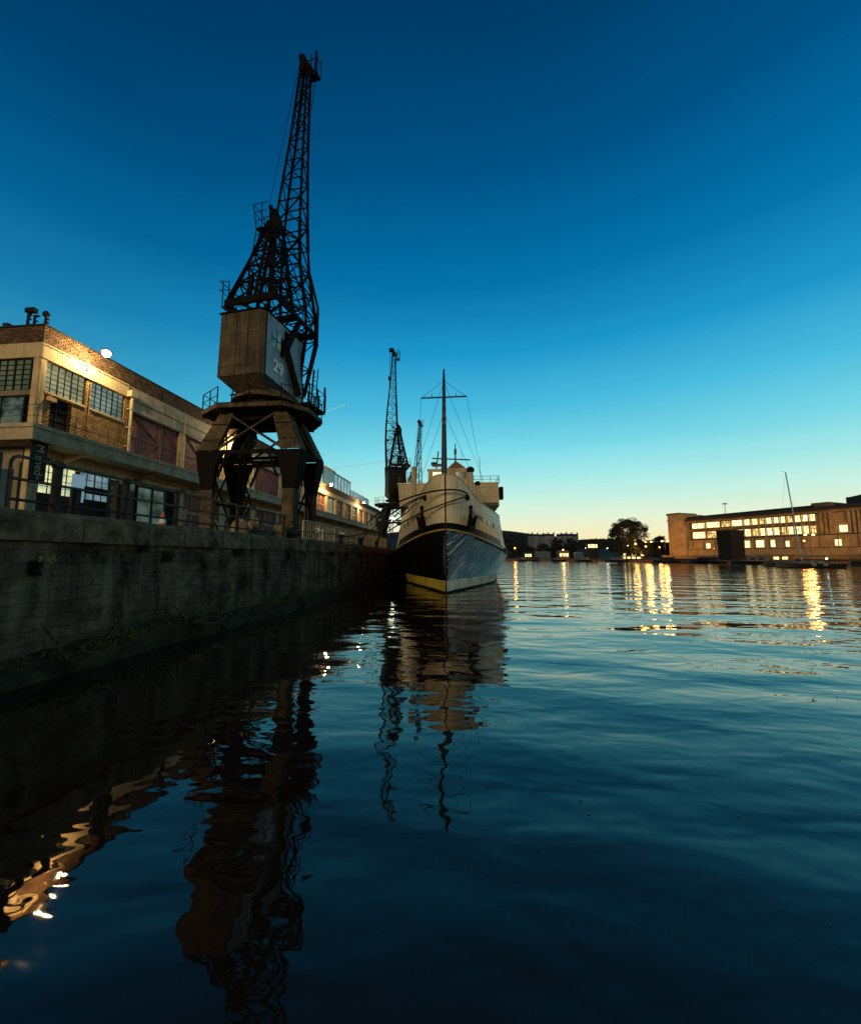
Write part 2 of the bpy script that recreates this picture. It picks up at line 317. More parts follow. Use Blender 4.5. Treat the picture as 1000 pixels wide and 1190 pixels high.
# ------------------------------------------------------------------ mesh helpers
class MB:
    def __init__(s, T=None):
        s.v = []; s.f = []; s.T = T or Matrix.Identity(4)
    def add(s, vs, fs):
        n = len(s.v)
        s.v += [s.T @ Vector(v) for v in vs]; s.f += [tuple(n + i for i in f) for f in fs]; return s
    def box(s, x0, x1, y0, y1, z0, z1):
        return s.add([(x, y, z) for z in (z0, z1) for y in (y0, y1) for x in (x0, x1)],
                     [(0, 2, 3, 1), (4, 5, 7, 6), (0, 1, 5, 4), (2, 6, 7, 3), (0, 4, 6, 2), (1, 3, 7, 5)])
    def bar(s, a, b, w, h=None, n=4):
        """bar of square (n=4) or round section between two points"""
        a = Vector(a); b = Vector(b); h = h or w
        d = b - a
        if d.length < 1e-6: return s
        d.normalize()
        u = d.cross(Vector((0, 0, 1)))
        if u.length < .05: u = Vector((1, 0, 0))
        u.normalize(); t = d.cross(u)
        vs = []
        for p in (a, b):
            for i in range(n):
                g = 2 * math.pi * (i + .5) / n; k = 1.414 if n == 4 else 1
                vs.append(p + u * (math.cos(g) * w / 2 * k) + t * (math.sin(g) * h / 2 * k))
        fs = [tuple(range(n))[::-1], tuple(range(n, 2 * n))] + [(i, (i + 1) % n, n + (i + 1) % n, n + i) for i in range(n)]
        return s.add(vs, fs)
    def path(s, pts, w, n=6):
        for a, b in zip(pts, pts[1:]): s.bar(a, b, w, n=n)
        return s
    def loft(s, rings, cap=True, closed=True):
        n = len(rings[0]); vs = [p for r in rings for p in r]; fs = []
        for k in range(len(rings) - 1):
            for i in range(n if closed else n - 1):
                j = (i + 1) % n
                fs.append((k * n + i, k * n + j, (k + 1) * n + j, (k + 1) * n + i))
        if cap: fs += [tuple(range(n))[::-1], tuple(range((len(rings) - 1) * n, len(rings) * n))]
        return s.add(vs, fs)
    def lathe(s, c, prof, n=16):
        rings = [[(c[0] + r * math.cos(2 * math.pi * i / n), c[1] + r * math.sin(2 * math.pi * i / n), c[2] + z) for i in range(n)] for r, z in prof]
        return s.loft(rings)
    def prism(s, poly, z0, z1):
        n = len(poly)
        return s.add([(x, y, z0) for x, y in poly] + [(x, y, z1) for x, y in poly],
                     [tuple(range(n))[::-1], tuple(range(n, 2 * n))] + [(i, (i + 1) % n, n + (i + 1) % n, n + i) for i in range(n)])
    def sphere(s, c, r, n=10, m=6, sz=1.):
        prof = [(max(.001, r * math.sin(math.pi * k / m)), -r * sz * math.cos(math.pi * k / m)) for k in range(m + 1)]
        return s.lathe(c, prof, n)
    def build(s, name, m, parent=None, bevel=0., smooth=False, loc=None):
        me = bpy.data.meshes.new(name); 
        vs = s.v
        if loc is not None: vs = [v - Vector(loc) for v in vs]
        me.from_pydata([tuple(v) for v in vs], [], s.f); me.materials.append(m)
        bm = bmesh.new(); bm.from_mesh(me); bmesh.ops.recalc_face_normals(bm, faces=bm.faces); bm.to_mesh(me); bm.free()
        me.update()
        if smooth:
            for p in me.polygons: p.use_smooth = True
        o = bpy.data.objects.new(name, me); COL.objects.link(o)
        if parent is not None: o.parent = parent
        if loc is not None: o.location = loc
        if bevel:
            bv = o.modifiers.new('bevel', 'BEVEL'); bv.width = bevel; bv.segments = 2; bv.limit_method = 'ANGLE'
        return o

def thing(name, label, cat, loc=(0, 0, 0), rz=0., group=None):
    o = bpy.data.objects.new(name, None); COL.objects.link(o); o.empty_display_size = .2
    o.location = loc; o.rotation_euler = (0, 0, rz); o['label'] = label; o['category'] = cat
    if group: o['group'] = group
    return o
def tag(o, label, cat, group=None, kind=None):
    o['label'] = label; o['category'] = cat
    if group: o['group'] = group
    if kind: o['kind'] = kind
    return o
def struct(o):
    o['kind'] = 'structure'; return o
def part_label(o, l): o['label'] = l; return o

def text_mesh(name, txt, size, M4, m, parent=None, ext=.01, align='CENTER', ofs=0.):
    cu = bpy.data.curves.new('t', 'FONT'); cu.body = txt; cu.size = size; cu.extrude = ext; cu.align_x = align; cu.offset = ofs; cu.align_y = 'CENTER'
    to = bpy.data.objects.new('t', cu); COL.objects.link(to)
    dg = bpy.context.evaluated_depsgraph_get(); me = bpy.data.meshes.new_from_object(to.evaluated_get(dg))
    bpy.data.objects.remove(to); me.transform(M4); me.materials.clear(); me.materials.append(m)
    o = bpy.data.objects.new(name, me); COL.objects.link(o)
    if parent is not None: o.parent = parent
    return o

def light(name, loc, power, c, size=.15, parent=None):
    l = bpy.data.lights.new(name, 'POINT'); l.energy = power; l.color = c; l.shadow_soft_size = size
    o = bpy.data.objects.new(name, l); COL.objects.link(o); o.location = loc
    if parent is not None: o.parent = parent
    return o

# ------------------------------------------------------------------ sky
W = bpy.data.worlds.new('World'); S.world = W; W.use_nodes = True
def make_sky():
    nt = W.node_tree; nt.nodes.clear(); L = nt.links.new
    out = nn(nt, 'ShaderNodeOutputWorld'); bg = nn(nt, 'ShaderNodeBackground')
    tc = nn(nt, 'ShaderNodeTexCoord'); sp = nn(nt, 'ShaderNodeSeparateXYZ'); L(tc.outputs['Generated'], sp.inputs[0])
    az = nn(nt, 'ShaderNodeMath', operation='ARCSINE'); L(sp.outputs['Z'], az.inputs[0])
    dv = nn(nt, 'ShaderNodeMath', operation='DIVIDE'); L(az.outputs[0], dv.inputs[0]); dv.inputs[1].default_value = math.pi / 2
    def lin(v): v /= 255; return v / 12.92 if v <= .04045 else ((v + .055) / 1.055) ** 2.4
    def ramp(stops):
        cr = nn(nt, 'ShaderNodeValToRGB'); cr.color_ramp.interpolation = 'B_SPLINE' if False else 'LINEAR'
        el = cr.color_ramp.elements
        while len(el) > 1: el.remove(el[-1])
        el[0].position = stops[0][0] / 90; el[0].color = (*[lin(v) for v in stops[0][1]], 1)
        for d, c in stops[1:]:
            el.new(d / 90).color = (*[lin(v) for v in c], 1)
        L(dv.outputs[0], cr.inputs['Fac']); return cr.outputs['Color']
    warm = ramp([(0, (250, 208, 138)), (1.2, (246, 218, 160)), (2.8, (243, 230, 184)), (5, (224, 236, 206)), (7.5, (198, 236, 220)),
                 (10.5, (164, 228, 226)), (14.5, (120, 212, 226)), (20, (72, 182, 215)), (27, (28, 146, 196)), (35, (3, 112, 166)), (45, (0, 81, 131)), (57, (0, 56, 98)), (90, (0, 30, 58))])
    cool = ramp([(0, (200, 190, 150)), (1.2, (208, 208, 168)), (2.6, (196, 214, 190)), (4.5, (176, 218, 208)), (7, (150, 212, 214)),
                 (10, (122, 202, 214)), (14, (84, 182, 206)), (19, (54, 156, 194)), (26, (24, 124, 172)), (34, (3, 94, 144)), (44, (0, 67, 112)), (57, (0, 45, 84)), (90, (0, 26, 52))])
    # azimuth weight: brightest above the afterglow ahead and to the right
    A = R(18)
    cx = nn(nt, 'ShaderNodeVectorMath', operation='DOT_PRODUCT'); cx.inputs[1].default_value = (math.sin(A), math.cos(A), 0)
    L(tc.outputs['Generated'], cx.inputs[0])
    h2 = nn(nt, 'ShaderNodeMath', operation='MULTIPLY'); L(sp.outputs['Z'], h2.inputs[0]); L(sp.outputs['Z'], h2.inputs[1])
    o1 = nn(nt, 'ShaderNodeMath', operation='SUBTRACT'); o1.inputs[0].default_value = 1.0001; L(h2.outputs[0], o1.inputs[1])
    sq = nn(nt, 'ShaderNodeMath', operation='SQRT'); L(o1.outputs[0], sq.inputs[0])
    dd = nn(nt, 'ShaderNodeMath', operation='DIVIDE'); L(cx.outputs['Value'], dd.inputs[0]); L(sq.outputs[0], dd.inputs[1])
    mr = nn(nt, 'ShaderNodeMapRange'); mr.inputs['From Min'].default_value = .35; mr.inputs['From Max'].default_value = .97
    mr.interpolation_type = 'SMOOTHSTEP'; L(dd.outputs[0], mr.inputs['Value'])
    mx = nn(nt, 'ShaderNodeMixRGB'); L(mr.outputs['Result'], mx.inputs['Fac']); L(cool, mx.inputs['Color1']); L(warm, mx.inputs['Color2'])
    # behind the viewer the sky has already gone dark
    bk = nn(nt, 'ShaderNodeMapRange'); bk.inputs['From Min'].default_value = -.7; bk.inputs['From Max'].default_value = .45
    bk.inputs['To Min'].default_value = .22; bk.interpolation_type = 'SMOOTHSTEP'; L(dd.outputs[0], bk.inputs['Value'])
    # toward the zenith direction hardly matters, blend to 1
    ft = nn(nt, 'ShaderNodeMapRange'); ft.inputs['From Min'].default_value = .9; ft.inputs['From Max'].default_value = 1; L(sp.outputs['Z'], ft.inputs['Value'])
    mb = nn(nt, 'ShaderNodeMath', operation='MAXIMUM'); L(bk.outputs[0], mb.inputs[0]); L(ft.outputs[0], mb.inputs[1])
    sc = nn(nt, 'ShaderNodeVectorMath', operation='SCALE'); L(mx.outputs['Color'], sc.inputs[0]); L(mb.outputs[0], sc.inputs['Scale'])
    hm = nn(nt, 'ShaderNodeMapping'); hm.inputs['Scale'].default_value = (1.2, 1.2, 7); L(tc.outputs['Generated'], hm.inputs['Vector'])
    hn = nn(nt, 'ShaderNodeTexNoise'); hn.inputs['Scale'].default_value = 1.6; hn.inputs['Detail'].default_value = 5; hn.inputs['Roughness'].default_value = .6; L(hm.outputs[0], hn.inputs['Vector'])
    hr = nn(nt, 'ShaderNodeMapRange'); hr.inputs['From Min'].default_value = .3; hr.inputs['From Max'].default_value = .7; hr.inputs['To Min'].default_value = .96; hr.inputs['To Max'].default_value = 1.04
    L(hn.outputs['Fac'], hr.inputs['Value'])
    hs = nn(nt, 'ShaderNodeVectorMath', operation='SCALE'); L(sc.outputs[0], hs.inputs[0]); L(hr.outputs[0], hs.inputs['Scale'])
    L(hs.outputs[0], bg.inputs['Color']); bg.inputs['Strength'].default_value = 1.06
    L(bg.outputs[0], out.inputs[0])
make_sky()
sl = bpy.data.lights.new('town_glow', 'SUN'); sl.energy = 1.15; sl.angle = R(14); sl.color = (1, .78, .48)  # added warm fill standing in for town lights behind the viewer
so = bpy.data.objects.new('town_glow', sl); COL.objects.link(so)
so.rotation_euler = Vector((-.10, -1, .2)).to_track_quat('Z', 'Y').to_euler()

# ------------------------------------------------------------------ water, ground, quay
struct(MB().add([(-2500, -60, 0), (3000, -60, 0), (3000, 4000, 0), (-2500, 4000, 0)], [(0, 1, 2, 3)]).build('water', M['water']))

# quay edge: straight ahead, then bending away to the left behind the ship
QE = [(-7.9, -14), (-7.9, 44), (-9.2, 70), (-12.5, 110), (-24, 190)]
def qx(y):
    for (x0, y0), (x1, y1) in zip(QE, QE[1:]):
        if y <= y1: return x0 + (x1 - x0) * (y - y0) / (y1 - y0)
    return QE[-1][0]
gp = [(x - .45, y) for x, y in QE] + [(-400, 190), (-400, -14)]
struct(MB().add([(x, y, 3.02) for x, y in gp], [tuple(range(len(gp)))]).build('quay_ground', M['ground']))

qw = thing('quay_wall', 'dark stone harbour wall with mossy foot, streaked and weathered', 'wall')
m_ = MB(); rnd = random.Random(3)
ys = [-14 + .5 * i for i in range(0, 117)] + [46 + 4 * i for i in range(36)]
zs = [-1.5, 0, .25, .5, .8, 1.1, 1.4, 1.7, 2.0, 2.3, 2.5, 2.56]
rings = []
for y in ys:
    rings.append([(qx(y) - .10 - .10 * (2.56 - z) / 2.5 * 0 + rnd.uniform(-.03, .03), y + rnd.uniform(-.05, .05), z) for z in zs])
m_.loft(rings, cap=False, closed=False); m_.build('masonry', M['stone'], qw)
# coping blocks, each a little out of line with gaps between
m_ = MB(); y = -14.
while y < 60:
    l = rnd.uniform(1.15, 2.1); dx = rnd.uniform(-.02, .02); dz = rnd.uniform(-.014, .014)
    x = qx(y)
    rg = []
    n = 6
    for i in range(n + 1):
        t = i / n; yy = y + t * (l - .02); j = lambda a: rnd.uniform(-a, a)
        rg.append([(x + dx - .6, yy, 2.50), (x + dx + .03 + j(.008), yy, 2.50 + j(.01)), (x + dx + .035 + j(.01), yy, 2.96 + dz + j(.008)),
                   (x + dx - .03 + j(.012), yy, 3.045 + dz + j(.01)), (x + dx - .6, yy, 3.05 + dz)])
    m_.loft(rg); y += l
x0 = y
for i in range(36):
    a, b = y + i * 3.5, y + (i + 1) * 3.5 - .02
    m_.add([(qx(a) - .5, a, 2.5), (qx(a), a, 2.5), (qx(b), b, 2.5), (qx(b) - .5, b, 2.5), (qx(a) - .5, a, 3.05), (qx(a), a, 3.05), (qx(b), b, 3.05), (qx(b) - .5, b, 3.05)],
           [(0, 1, 2, 3), (4, 5, 6, 7), (0, 1, 5, 4), (1, 2, 6, 5), (2, 3, 7, 6), (3, 0, 4, 7)])
m_.build('coping', M['coping'], qw)
# sloping weedy ledge at the waterline
m_ = MB(); rings = []
for y in [-14 + .35 * i for i in range(172)]:
    w = .30 + .12 * math.sin(y * .45 + .6) + .06 * math.sin(y * 1.7)
    zt = .34 + .07 * math.sin(y * .8) + rnd.uniform(-.02, .02)
    x = qx(y)
    rings.append([(x - .12, y, zt + .22), (x - .02 - .02, y, zt + .1 + rnd.uniform(-.02, .02)), (x + w * .55, y, zt * .75), (x + w, y, .08 + rnd.uniform(-.02, .02)), (x + w + .02, y, -1)])
m_.loft(rings, cap=False, closed=False); m_.build('ledge', M['ledge'], qw, smooth=True)

def leaves(mb, c, r, n, size, rn, flat=1., droop=0.):
    for _ in range(n):
        d = Vector((rn.gauss(0, 1), rn.gauss(0, 1), rn.gauss(0, 1)))
        d.normalize(); d *= r * rn.random() ** .45
        p = Vector(c) + Vector((d.x, d.y, d.z * flat - droop * rn.random()))
        a = Vector((rn.gauss(0, 1), rn.gauss(0, 1), rn.gauss(0, .7))).normalized() * size * rn.uniform(.6, 1.3)
        b = a.cross(Vector((rn.gauss(0, 1), rn.gauss(0, 1), rn.gauss(0, 1)))).normalized() * size * rn.uniform(.3, .6)
        mb.add([p - a, p + b, p + a, p - b], [(0, 1, 2, 3)])
mb = MB(); yy = 4.0
while yy < 44:
    x = qx(yy); k = .5 + .5 * math.sin(yy * 1.3) * math.sin(yy * .47 + 1)
    leaves(mb, (x + .05 + rnd.uniform(-.03, .05), yy, .50 + .07 * math.sin(yy * .8) + rnd.uniform(-.07, .04)), .09 + .06 * k, int(6 + 60 * k * k), .024, rnd, .7, .16)
    yy += .085 if yy < 20 else .16
o = mb.build('moss_fringe', M['moss'], qw); o['kind'] = 'stuff'
# weeds on the wall
wp = [(6.75, 2.12, .16, 1), (10.0, 2.35, .32, 0), (11.7, 2.7, .42, 0), (13.2, 2.5, .45, 0), (17.0, 2.65, .5, 0), (9.2, 2.6, .2, 0), (22.5, 2.6, .6, 0), (28, 2.6, .7, 0)]
wl_ = ['small weed with yellow flowers growing on the quay wall at far left', 'weed tuft hanging under the coping below the glass door', 'broad weed clump drooping over the wall edge before the near crane leg',
       'thick weed clump hanging under the coping below the net bundles', 'weed clump hanging under the coping below the near right crane leg', 'small weed tuft just under the coping below the dark door',
       'weed clump hanging from the wall before the metal barriers', 'farthest weed clump hanging from the quay wall near the ship']
for i, (y, z, r, fl) in enumerate(wp):
    mb = MB(); leaves(mb, (qx(y) - .03, y, z), r * .62, 420, .032, rnd, .55, .22)
    if fl:
        w = thing('flowering_weed', wl_[i], 'plant', (qx(y), y, z), group='weeds on the quay wall')
        o = mb.build('foliage', M['weed'], w); o.location = (-qx(y), -y, -z)
        mb = MB()
        for k in range(16):
            c = Vector((qx(y) + .13 + rnd.uniform(0, .08), y + rnd.choice((-.09, .1)) + rnd.uniform(-.06, .06), z + .03 + rnd.uniform(-.05, .07)))
            leaves(mb, c, .02, 6, .022, rnd)
        o = mb.build('flower', M['petal'], w); o.location = (-qx(y), -y, -z)
    else:
        tag(mb.build('wall_weed', M['weed']), wl_[i], 'plant', 'weeds on the quay wall')

rf_ = random.Random(5); mb = MB()
for k in range(90):
    x = rf_.uniform(-7.2, 6); y = rf_.uniform(2.2, 16); a = rf_.uniform(0, 6.28); q = rf_.uniform(.008, .022)
    u = Vector((math.cos(a), math.sin(a), 0)) * q; w = Vector((-math.sin(a), math.cos(a), 0)) * q * .5; p = Vector((x, y, .006))
    mb.add([p - u, p + w, p + u, p - w], [(0, 1, 2, 3)])
tag(mb.build('floating_leaves', M['rope_light']), 'scattered fallen leaves and specks floating on the dark water', 'leaves', kind='stuff')
# chains draped along the foot of the wall
def sag(a, b, s, n=14):
    a, b = Vector(a), Vector(b)
    return [a.lerp(b, i / n) - Vector((0, 0, s * 4 * (i / n) * (1 - i / n))) for i in range(n + 1)]
cl = ['rusty chain draped on the wall foot at far left', 'rusty chain hanging on the wall foot below the near crane', 'rusty chain hanging on the wall foot nearest the ship']
for i, (y0, y1) in enumerate([(6.9, 8.6), (10.2, 12.6), (14.2, 17.4)]):
    mb = MB()
    p = sag((-7.84, y0, .95), (-7.84, y1, .95), .62, 34)
    p = [Vector((-7.80 if q.z > .5 else -7.50, q.y, q.z)) for q in p]
    for k, (a, b) in enumerate(zip(p, p[1:])):
        if k % 2: mb.bar(a, b, .05, .02)
        else: mb.bar(a, b, .02, .05)
    tag(mb.build('wall_chain', M['rail']), cl[i], 'chain', 'chains on the quay wall')

# ------------------------------------------------------------------ railing on the quay
rl = thing('quay_railing', 'two-bar metal railing with thick dark posts along the quay edge', 'railing')
X = -8.3
for y, hh, w in [(7.3, 1.06, .17), (8.95, 1.04, .15), (10.65, 1.04, .13), (12.3, 1.0, .12), (13.65, .98, .12), (15.25, .98, .12), (17.2, .98, .12)]:
    mb = MB()
    mb.lathe((X, y, 3.03), [(w * .5, 0), (w * .5, hh - .12), (w * .62, hh - .1), (w * .62, hh - .03), (w * .4, hh + .03), (.01, hh + .04)], 10)
    mb.build('post', M['wood'], rl, smooth=False)
for y in (6.46, 6.62):
    MB().bar((X, y, 3.03), (X, y, 3.95), .035, n=8).build('thin_post', M['rail'], rl)
def rr(z, name, y0):
    mb = MB(); pts = []
    for y in (y0, 7.3, 8.95, 10.65, 12.3, 13.65, 15.25, 17.2): pts.append((X + .02, y, z + (-.02 if y > 11 else 0)))
    mb.path(pts, .058, 8); return mb
mb = rr(4.05, 'top_rail', 6.56); mb.path([(X + .02, 6.56, 4.05), (X + .02, 6.48, 4.01), (X + .02, 6.44, 3.92), (X + .02, 6.44, 3.05)], .058, 8)
mb.build('top_rail', M['rail'], rl); rr(3.63, 'b', 6.44).build('bottom_rail', M['rail'], rl)
rr(3.25, 'c', 6.44).build('kick_rail', M['dark'], rl)
# short stub posts behind
for y, x, lab in [(7.75, -8.34, 'short square dark stub post behind the railing near its first thick post'), (9.05, -8.62, 'square timber stub post just behind the second thick railing post')]:
    tag(MB().box(x - .07, x + .07, y - .07, y + .07, 3.02, 3.66 if y < 8 else 3.98).build('stub_post', M['wood'], bevel=.015), lab, 'post')
# left neighbour railing, dark, running to the frame edge
rl2 = thing('dark_railing', 'black railing panel left of the hooped rail end at the frame edge', 'railing')
for y in (6.28, 4.6, 3.0): MB().box(X - .06, X + .0, y - .04, y + .04, 3.02, 4.06).build('post', M['dark'], rl2)
MB().path([(X - .03, 3, 4.04), (X - .03, 6.28, 4.04)], .05).build('top_rail', M['dark'], rl2)
MB().path([(X - .03, 3, 3.6), (X - .03, 6.28, 3.6)], .04).build('middle_rail', M['dark'], rl2)

# metal crowd barriers farther along
bl = ['pale metal barrier beside the near right crane leg', 'pale metal barrier just past the crane bogie', 'first pale metal barrier past the near crane', 'second pale metal barrier past the near crane', 'third pale metal barrier past the near crane', 'fourth pale metal barrier past the near crane',
      'fifth pale metal barrier past the near crane', 'last pale metal barrier, nearest the ship']
for i in range(8):
    y0 = 20.3 + i * 2.5; y1 = y0 + 2.35; x = -8.75
    t = thing('crowd_barrier', bl[i], 'barrier', (x, y0, 3.03), group='metal barriers on the quay')
    mb = MB(); mb.path([(0, 0, .15), (0, 0, 1.0), (0, .1, 1.08), (0, y1 - y0 - .1, 1.08), (0, y1 - y0, 1.0), (0, y1 - y0, .15), (0, 0, .15)], .075)
    mb.build('frame', M['galv'], t)
    mb = MB()
    for k in range(1, 9): mb.bar((0, (y1 - y0) * k / 9, .15), (0, (y1 - y0) * k / 9, 1.06), .03, n=6)
    mb.bar((0, 0, .62), (0, y1 - y0, .62), .04)
    mb.build('bars', M['galv'], t)
    mb = MB()
    for q in (.3, y1 - y0 - .3): mb.box(-.3, .3, q - .03, q + .03, 0, .05).box(-.02, .02, q - .03, q + .03, .05, .17)
    mb.build('foot', M['dark'], t)

# net bundles and timbers on the quay
for i, (x, y, r, lab) in enumerate([(-9.0, 15.0, .34, 'leftmost tan bundle of netting heaped by the railing'), (-9.1, 16.3, .40, 'middle tan bundle of netting heaped by the railing'), (-8.75, 17.6, .34, 'rightmost tan bundle of netting by the railing end')]):
    t = thing('net_bundle', lab, 'net', (x, y, 3.03), group='bundles of netting on the quay')
    mb = MB(); n, m2 = 16, 9; rings = []
    for k in range(m2 + 1):
        a = math.pi / 2 * k / m2
        rings.append([(max(.02, r * math.cos(a)) * (1 + rnd.uniform(-.16, .16)) * math.cos(2 * math.pi * q / n), max(.02, r * math.cos(a)) * (1 + rnd.uniform(-.16, .16)) * math.sin(2 * math.pi * q / n), r * 1.9 * math.sin(a) * (1 + rnd.uniform(-.1, .1))) for q in range(n)])
    mb.loft(rings); mb.build('heap', M['net'], t)
    mb = MB()
    for k in range(26):
        a0 = rnd.uniform(0, 6.28); p = []
        for q in range(7):
            a = a0 + q * .35; zz = r * 1.9 * abs(math.sin(q * .5 + a0)); rrr = r * 1.05 * math.sqrt(max(.05, 1 - (zz / (r * 1.95)) ** 2)) + .02
            p.append((rrr * math.cos(a), rrr * math.sin(a), zz))
        mb.path(p, .022, 4)
    mb.build('cord', M['rope_light'], t)
for i, (x, y, dx, dy, z, lab) in enumerate([(-10.2, 13.6, -.5, .5, .95, 'pale timber leaning beside the near left crane leg'), (-10.1, 14.5, .25, .6, .8, 'second pale timber leaning right of the first one'), (-10.6, 15.6, .5, .3, .9, 'third leaning timber, closest to the net bundles')]):
    tag(MB().bar((x + dx, y + dy, 3.04), (x, y, 3.04 + z), .09, .05).build('leaning_timber', M['rope_light']), lab, 'timber', 'timbers leaning on the quay')
# orange cone
t = thing('traffic_cone', 'orange traffic cone on the quay right of the glass door', 'cone', (-10.6, 13.0, 3.03))
MB().lathe((0, 0, 0), [(.16, .04), (.03, .72), (.02, .74)], 14).build('cone', M['orange'], t)
MB().box(-.19, .19, -.19, .19, 0, .035).build('base', M['orange'], t, bevel=.01)
MB().lathe((0, 0, 0), [(.106, .34), (.08, .48)], 14).build('stripe', M['white'], t).scale = (1.04, 1.04, 1)

# ------------------------------------------------------------------ warehouse
wh = thing('warehouse', 'long two-storey dockside warehouse with cream bands, balcony and sliding doors', 'building')
FX = -22.
def slab(mb, y0, y1, z0, z1, d=0., th=.32): return mb.box(FX - th, FX + d, y0, y1, z0, z1)
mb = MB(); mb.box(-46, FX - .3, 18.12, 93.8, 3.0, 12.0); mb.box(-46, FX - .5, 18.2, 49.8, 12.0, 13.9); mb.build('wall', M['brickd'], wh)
mb = MB(); mb.box(-46, FX - .02, 17.98, 50, 13.22, 14.2); mb.build('parapet', M['brickp'], wh)
MB().box(-46.1, FX + .03, 17.93, 50.05, 14.2, 14.27).build('parapet_cap', M['slate'], wh)
# cream bands
mb = MB(); mb.box(FX - .3, FX + .10, 17.9, 23.25, 12.4, 13.22); mb.box(-46, FX + .09, 17.86, 18.1, 12.42, 13.215)
mb.build('cream_band', M['cream'], wh, bevel=.02)
mb = MB(); slab(mb, 23.45, 50, 12.35, 13.22, .02); slab(mb, 23.45, 50, 11.62, 12.30, .10); mb.build('grey_band', M['concrete'], wh, bevel=.02)
mb = MB(); mb.box(FX - .3, FX + .05, 17.9, 18.22, 8.5, 12.4); mb.box(FX - .33, FX + .04, 17.86, 17.898, 8.5, 12.41)
mb.build('corner_pillar', M['creamd'], wh, bevel=.02)
# brick below the upper windows, and between them
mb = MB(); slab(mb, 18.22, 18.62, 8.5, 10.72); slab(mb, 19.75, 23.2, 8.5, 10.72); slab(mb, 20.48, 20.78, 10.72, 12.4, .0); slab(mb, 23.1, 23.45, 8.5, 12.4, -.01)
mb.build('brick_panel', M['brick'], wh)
mb = MB(); mb.box(FX - .3, FX + .08, 18.24, 20.47, 10.66, 10.78); mb.box(FX - .3, FX + .08, 20.79, 23.09, 10.66, 10.78)
mb.build('window_sill', M['cream'], wh, bevel=.01)

def window(parent, y0, y1, z0, z1, ny, nz, mat_, x=FX - .16, bw=.028, name='window', fm='dark'):
    w = MB().box(x - .02, x, y0, y1, z0, z1).build(name, mat_, parent)
    mb = MB(); xx = x + .025
    for k in range(ny + 1):
        y = y0 + (y1 - y0) * k / ny; t = bw * (1.8 if k % 2 == 0 else 1)
        mb.box(xx - .022, xx + .02 + (.004 if k % 2 else .01), y - t / 2, y + t / 2, z0, z1)
    for k in range(nz + 1):
        z = z0 + (z1 - z0) * k / nz; mb.box(xx - .02, xx + .018, y0, y1, z - bw / 2, z + bw / 2)
    mb.build('glazing_bar', M[fm], w); return w
window(wh, 18.24, 20.47, 10.78, 12.4, 6, 6, M['winwarm'])
window(wh, 20.79, 23.09, 10.78, 12.4, 6, 6, M['winteal'])
# dark doorway onto the balcony with bars
d = MB().box(FX - .28, FX - .25, 18.62, 19.75, 8.5, 10.66).build('balcony_doorway', M['black'], wh)
MB().box(FX - .24, FX - .2, 19.1, 19.15, 8.5, 10.66).box(FX - .24, FX - .2, 18.62, 19.75, 9.5, 9.54).build('door_frame', M['dark'], d)
# downpipe with hopper
dp = MB().path([(FX + .24, 23.36, 8.5), (FX + .24, 23.36, 12.45)], .17, 12).build('downpipe', M['pipe'], wh)
MB().box(FX + .02, FX + .42, 23.1, 23.62, 12.4, 12.82).build('hopper', M['pipe'], dp, bevel=.03)
for z in (9.2, 10.4, 11.6): MB().box(FX, FX + .36, 23.25, 23.47, z, z + .07).build('bracket', M['pipe'], dp)
# sliding doors
def sdoor(y0, y1, z0, z1, mid=None, red=False, x=FX - .12):
    mid = mid or (y0 + y1) / 2
    for a, b in ((y0, mid - .03), (mid + .03, y1)):
        dd = MB().box(x - .06, x, a, b, z0, z1).build('sliding_door', M['door'], wh)
        mb = MB(); xx = x + .025
        for y in (a + .06, b - .06): mb.box(x, x + .05, y - .06, y + .06, z0, z1)
        for z in (z0 + .07, (z0 + z1) / 2, z1 - .07): mb.box(x, x + .045, a + .12, b - .12, z - .06, z + .06)
        mb.bar((xx, a + .1, z0 + .1), (xx, b - .1, (z0 + z1) / 2 - .05), .08, .03); mb.bar((xx, b - .1, (z0 + z1) / 2 + .05), (xx, a + .1, z1 - .1), .08, .03)
        k = a + .35
        while k < b - .2: mb.box(x, x + .012, k, k + .02, z0, z1); k += .28
        mb.build('bracing', M['door'], dd)
    if red: MB().box(x - .02, x + .06, mid - .03, mid + .06, z0, z0 + (z1 - z0) * .5).build('red_strip', M['red'], wh)
pil = []
for (y0, y1, mid, red) in [(23.62, 28.0, 26.3, True), (28.72, 33.2, None, False), (33.9, 37.6, None, False), (39.0, 44.1, 40.6, True), (45.6, 49.6, None, False)]:
    sdoor(y0, y1, 8.52, 11.62, mid, red); pil.append(y1)
for a, b in [(28.0, 28.72), (33.2, 33.9), (37.6, 39.0), (44.1, 45.6), (49.6, 50.4)]:
    mb = MB(); slab(mb, a, b, 8.52, 11.62, .03); mb.build('pillar', M['cream'], wh, bevel=.02)
# second stretch: lower, open bays
mb = MB(); slab(mb, 50.4, 94, 11.45, 12.1, .12); mb.build('cream_band', M['cream'], wh)
MB().box(-46, FX + .02, 50.3, 94, 12.1, 13.15).build('parapet', M['brickp'], wh)
y = 50.4; k = 0
while y < 92:
    mb = MB(); slab(mb, y, y + .8, 8.52, 11.45, .05); mb.build('pillar', M['cream'], wh)
    o = MB().box(FX - .25, FX - .2, y + .8, y + 4.2, 8.52, 11.45).build('bay_door', M['door'] if k % 3 != 2 else M['glassdark'], wh)
    MB().box(FX - .2, FX - .14, y + 2.4, y + 2.55, 8.52, 11.45).box(FX - .2, FX - .15, y + .8, y + 4.2, 9.9, 10.0).build('door_frame', M['creamd'], o)
    y += 4.2; k += 1
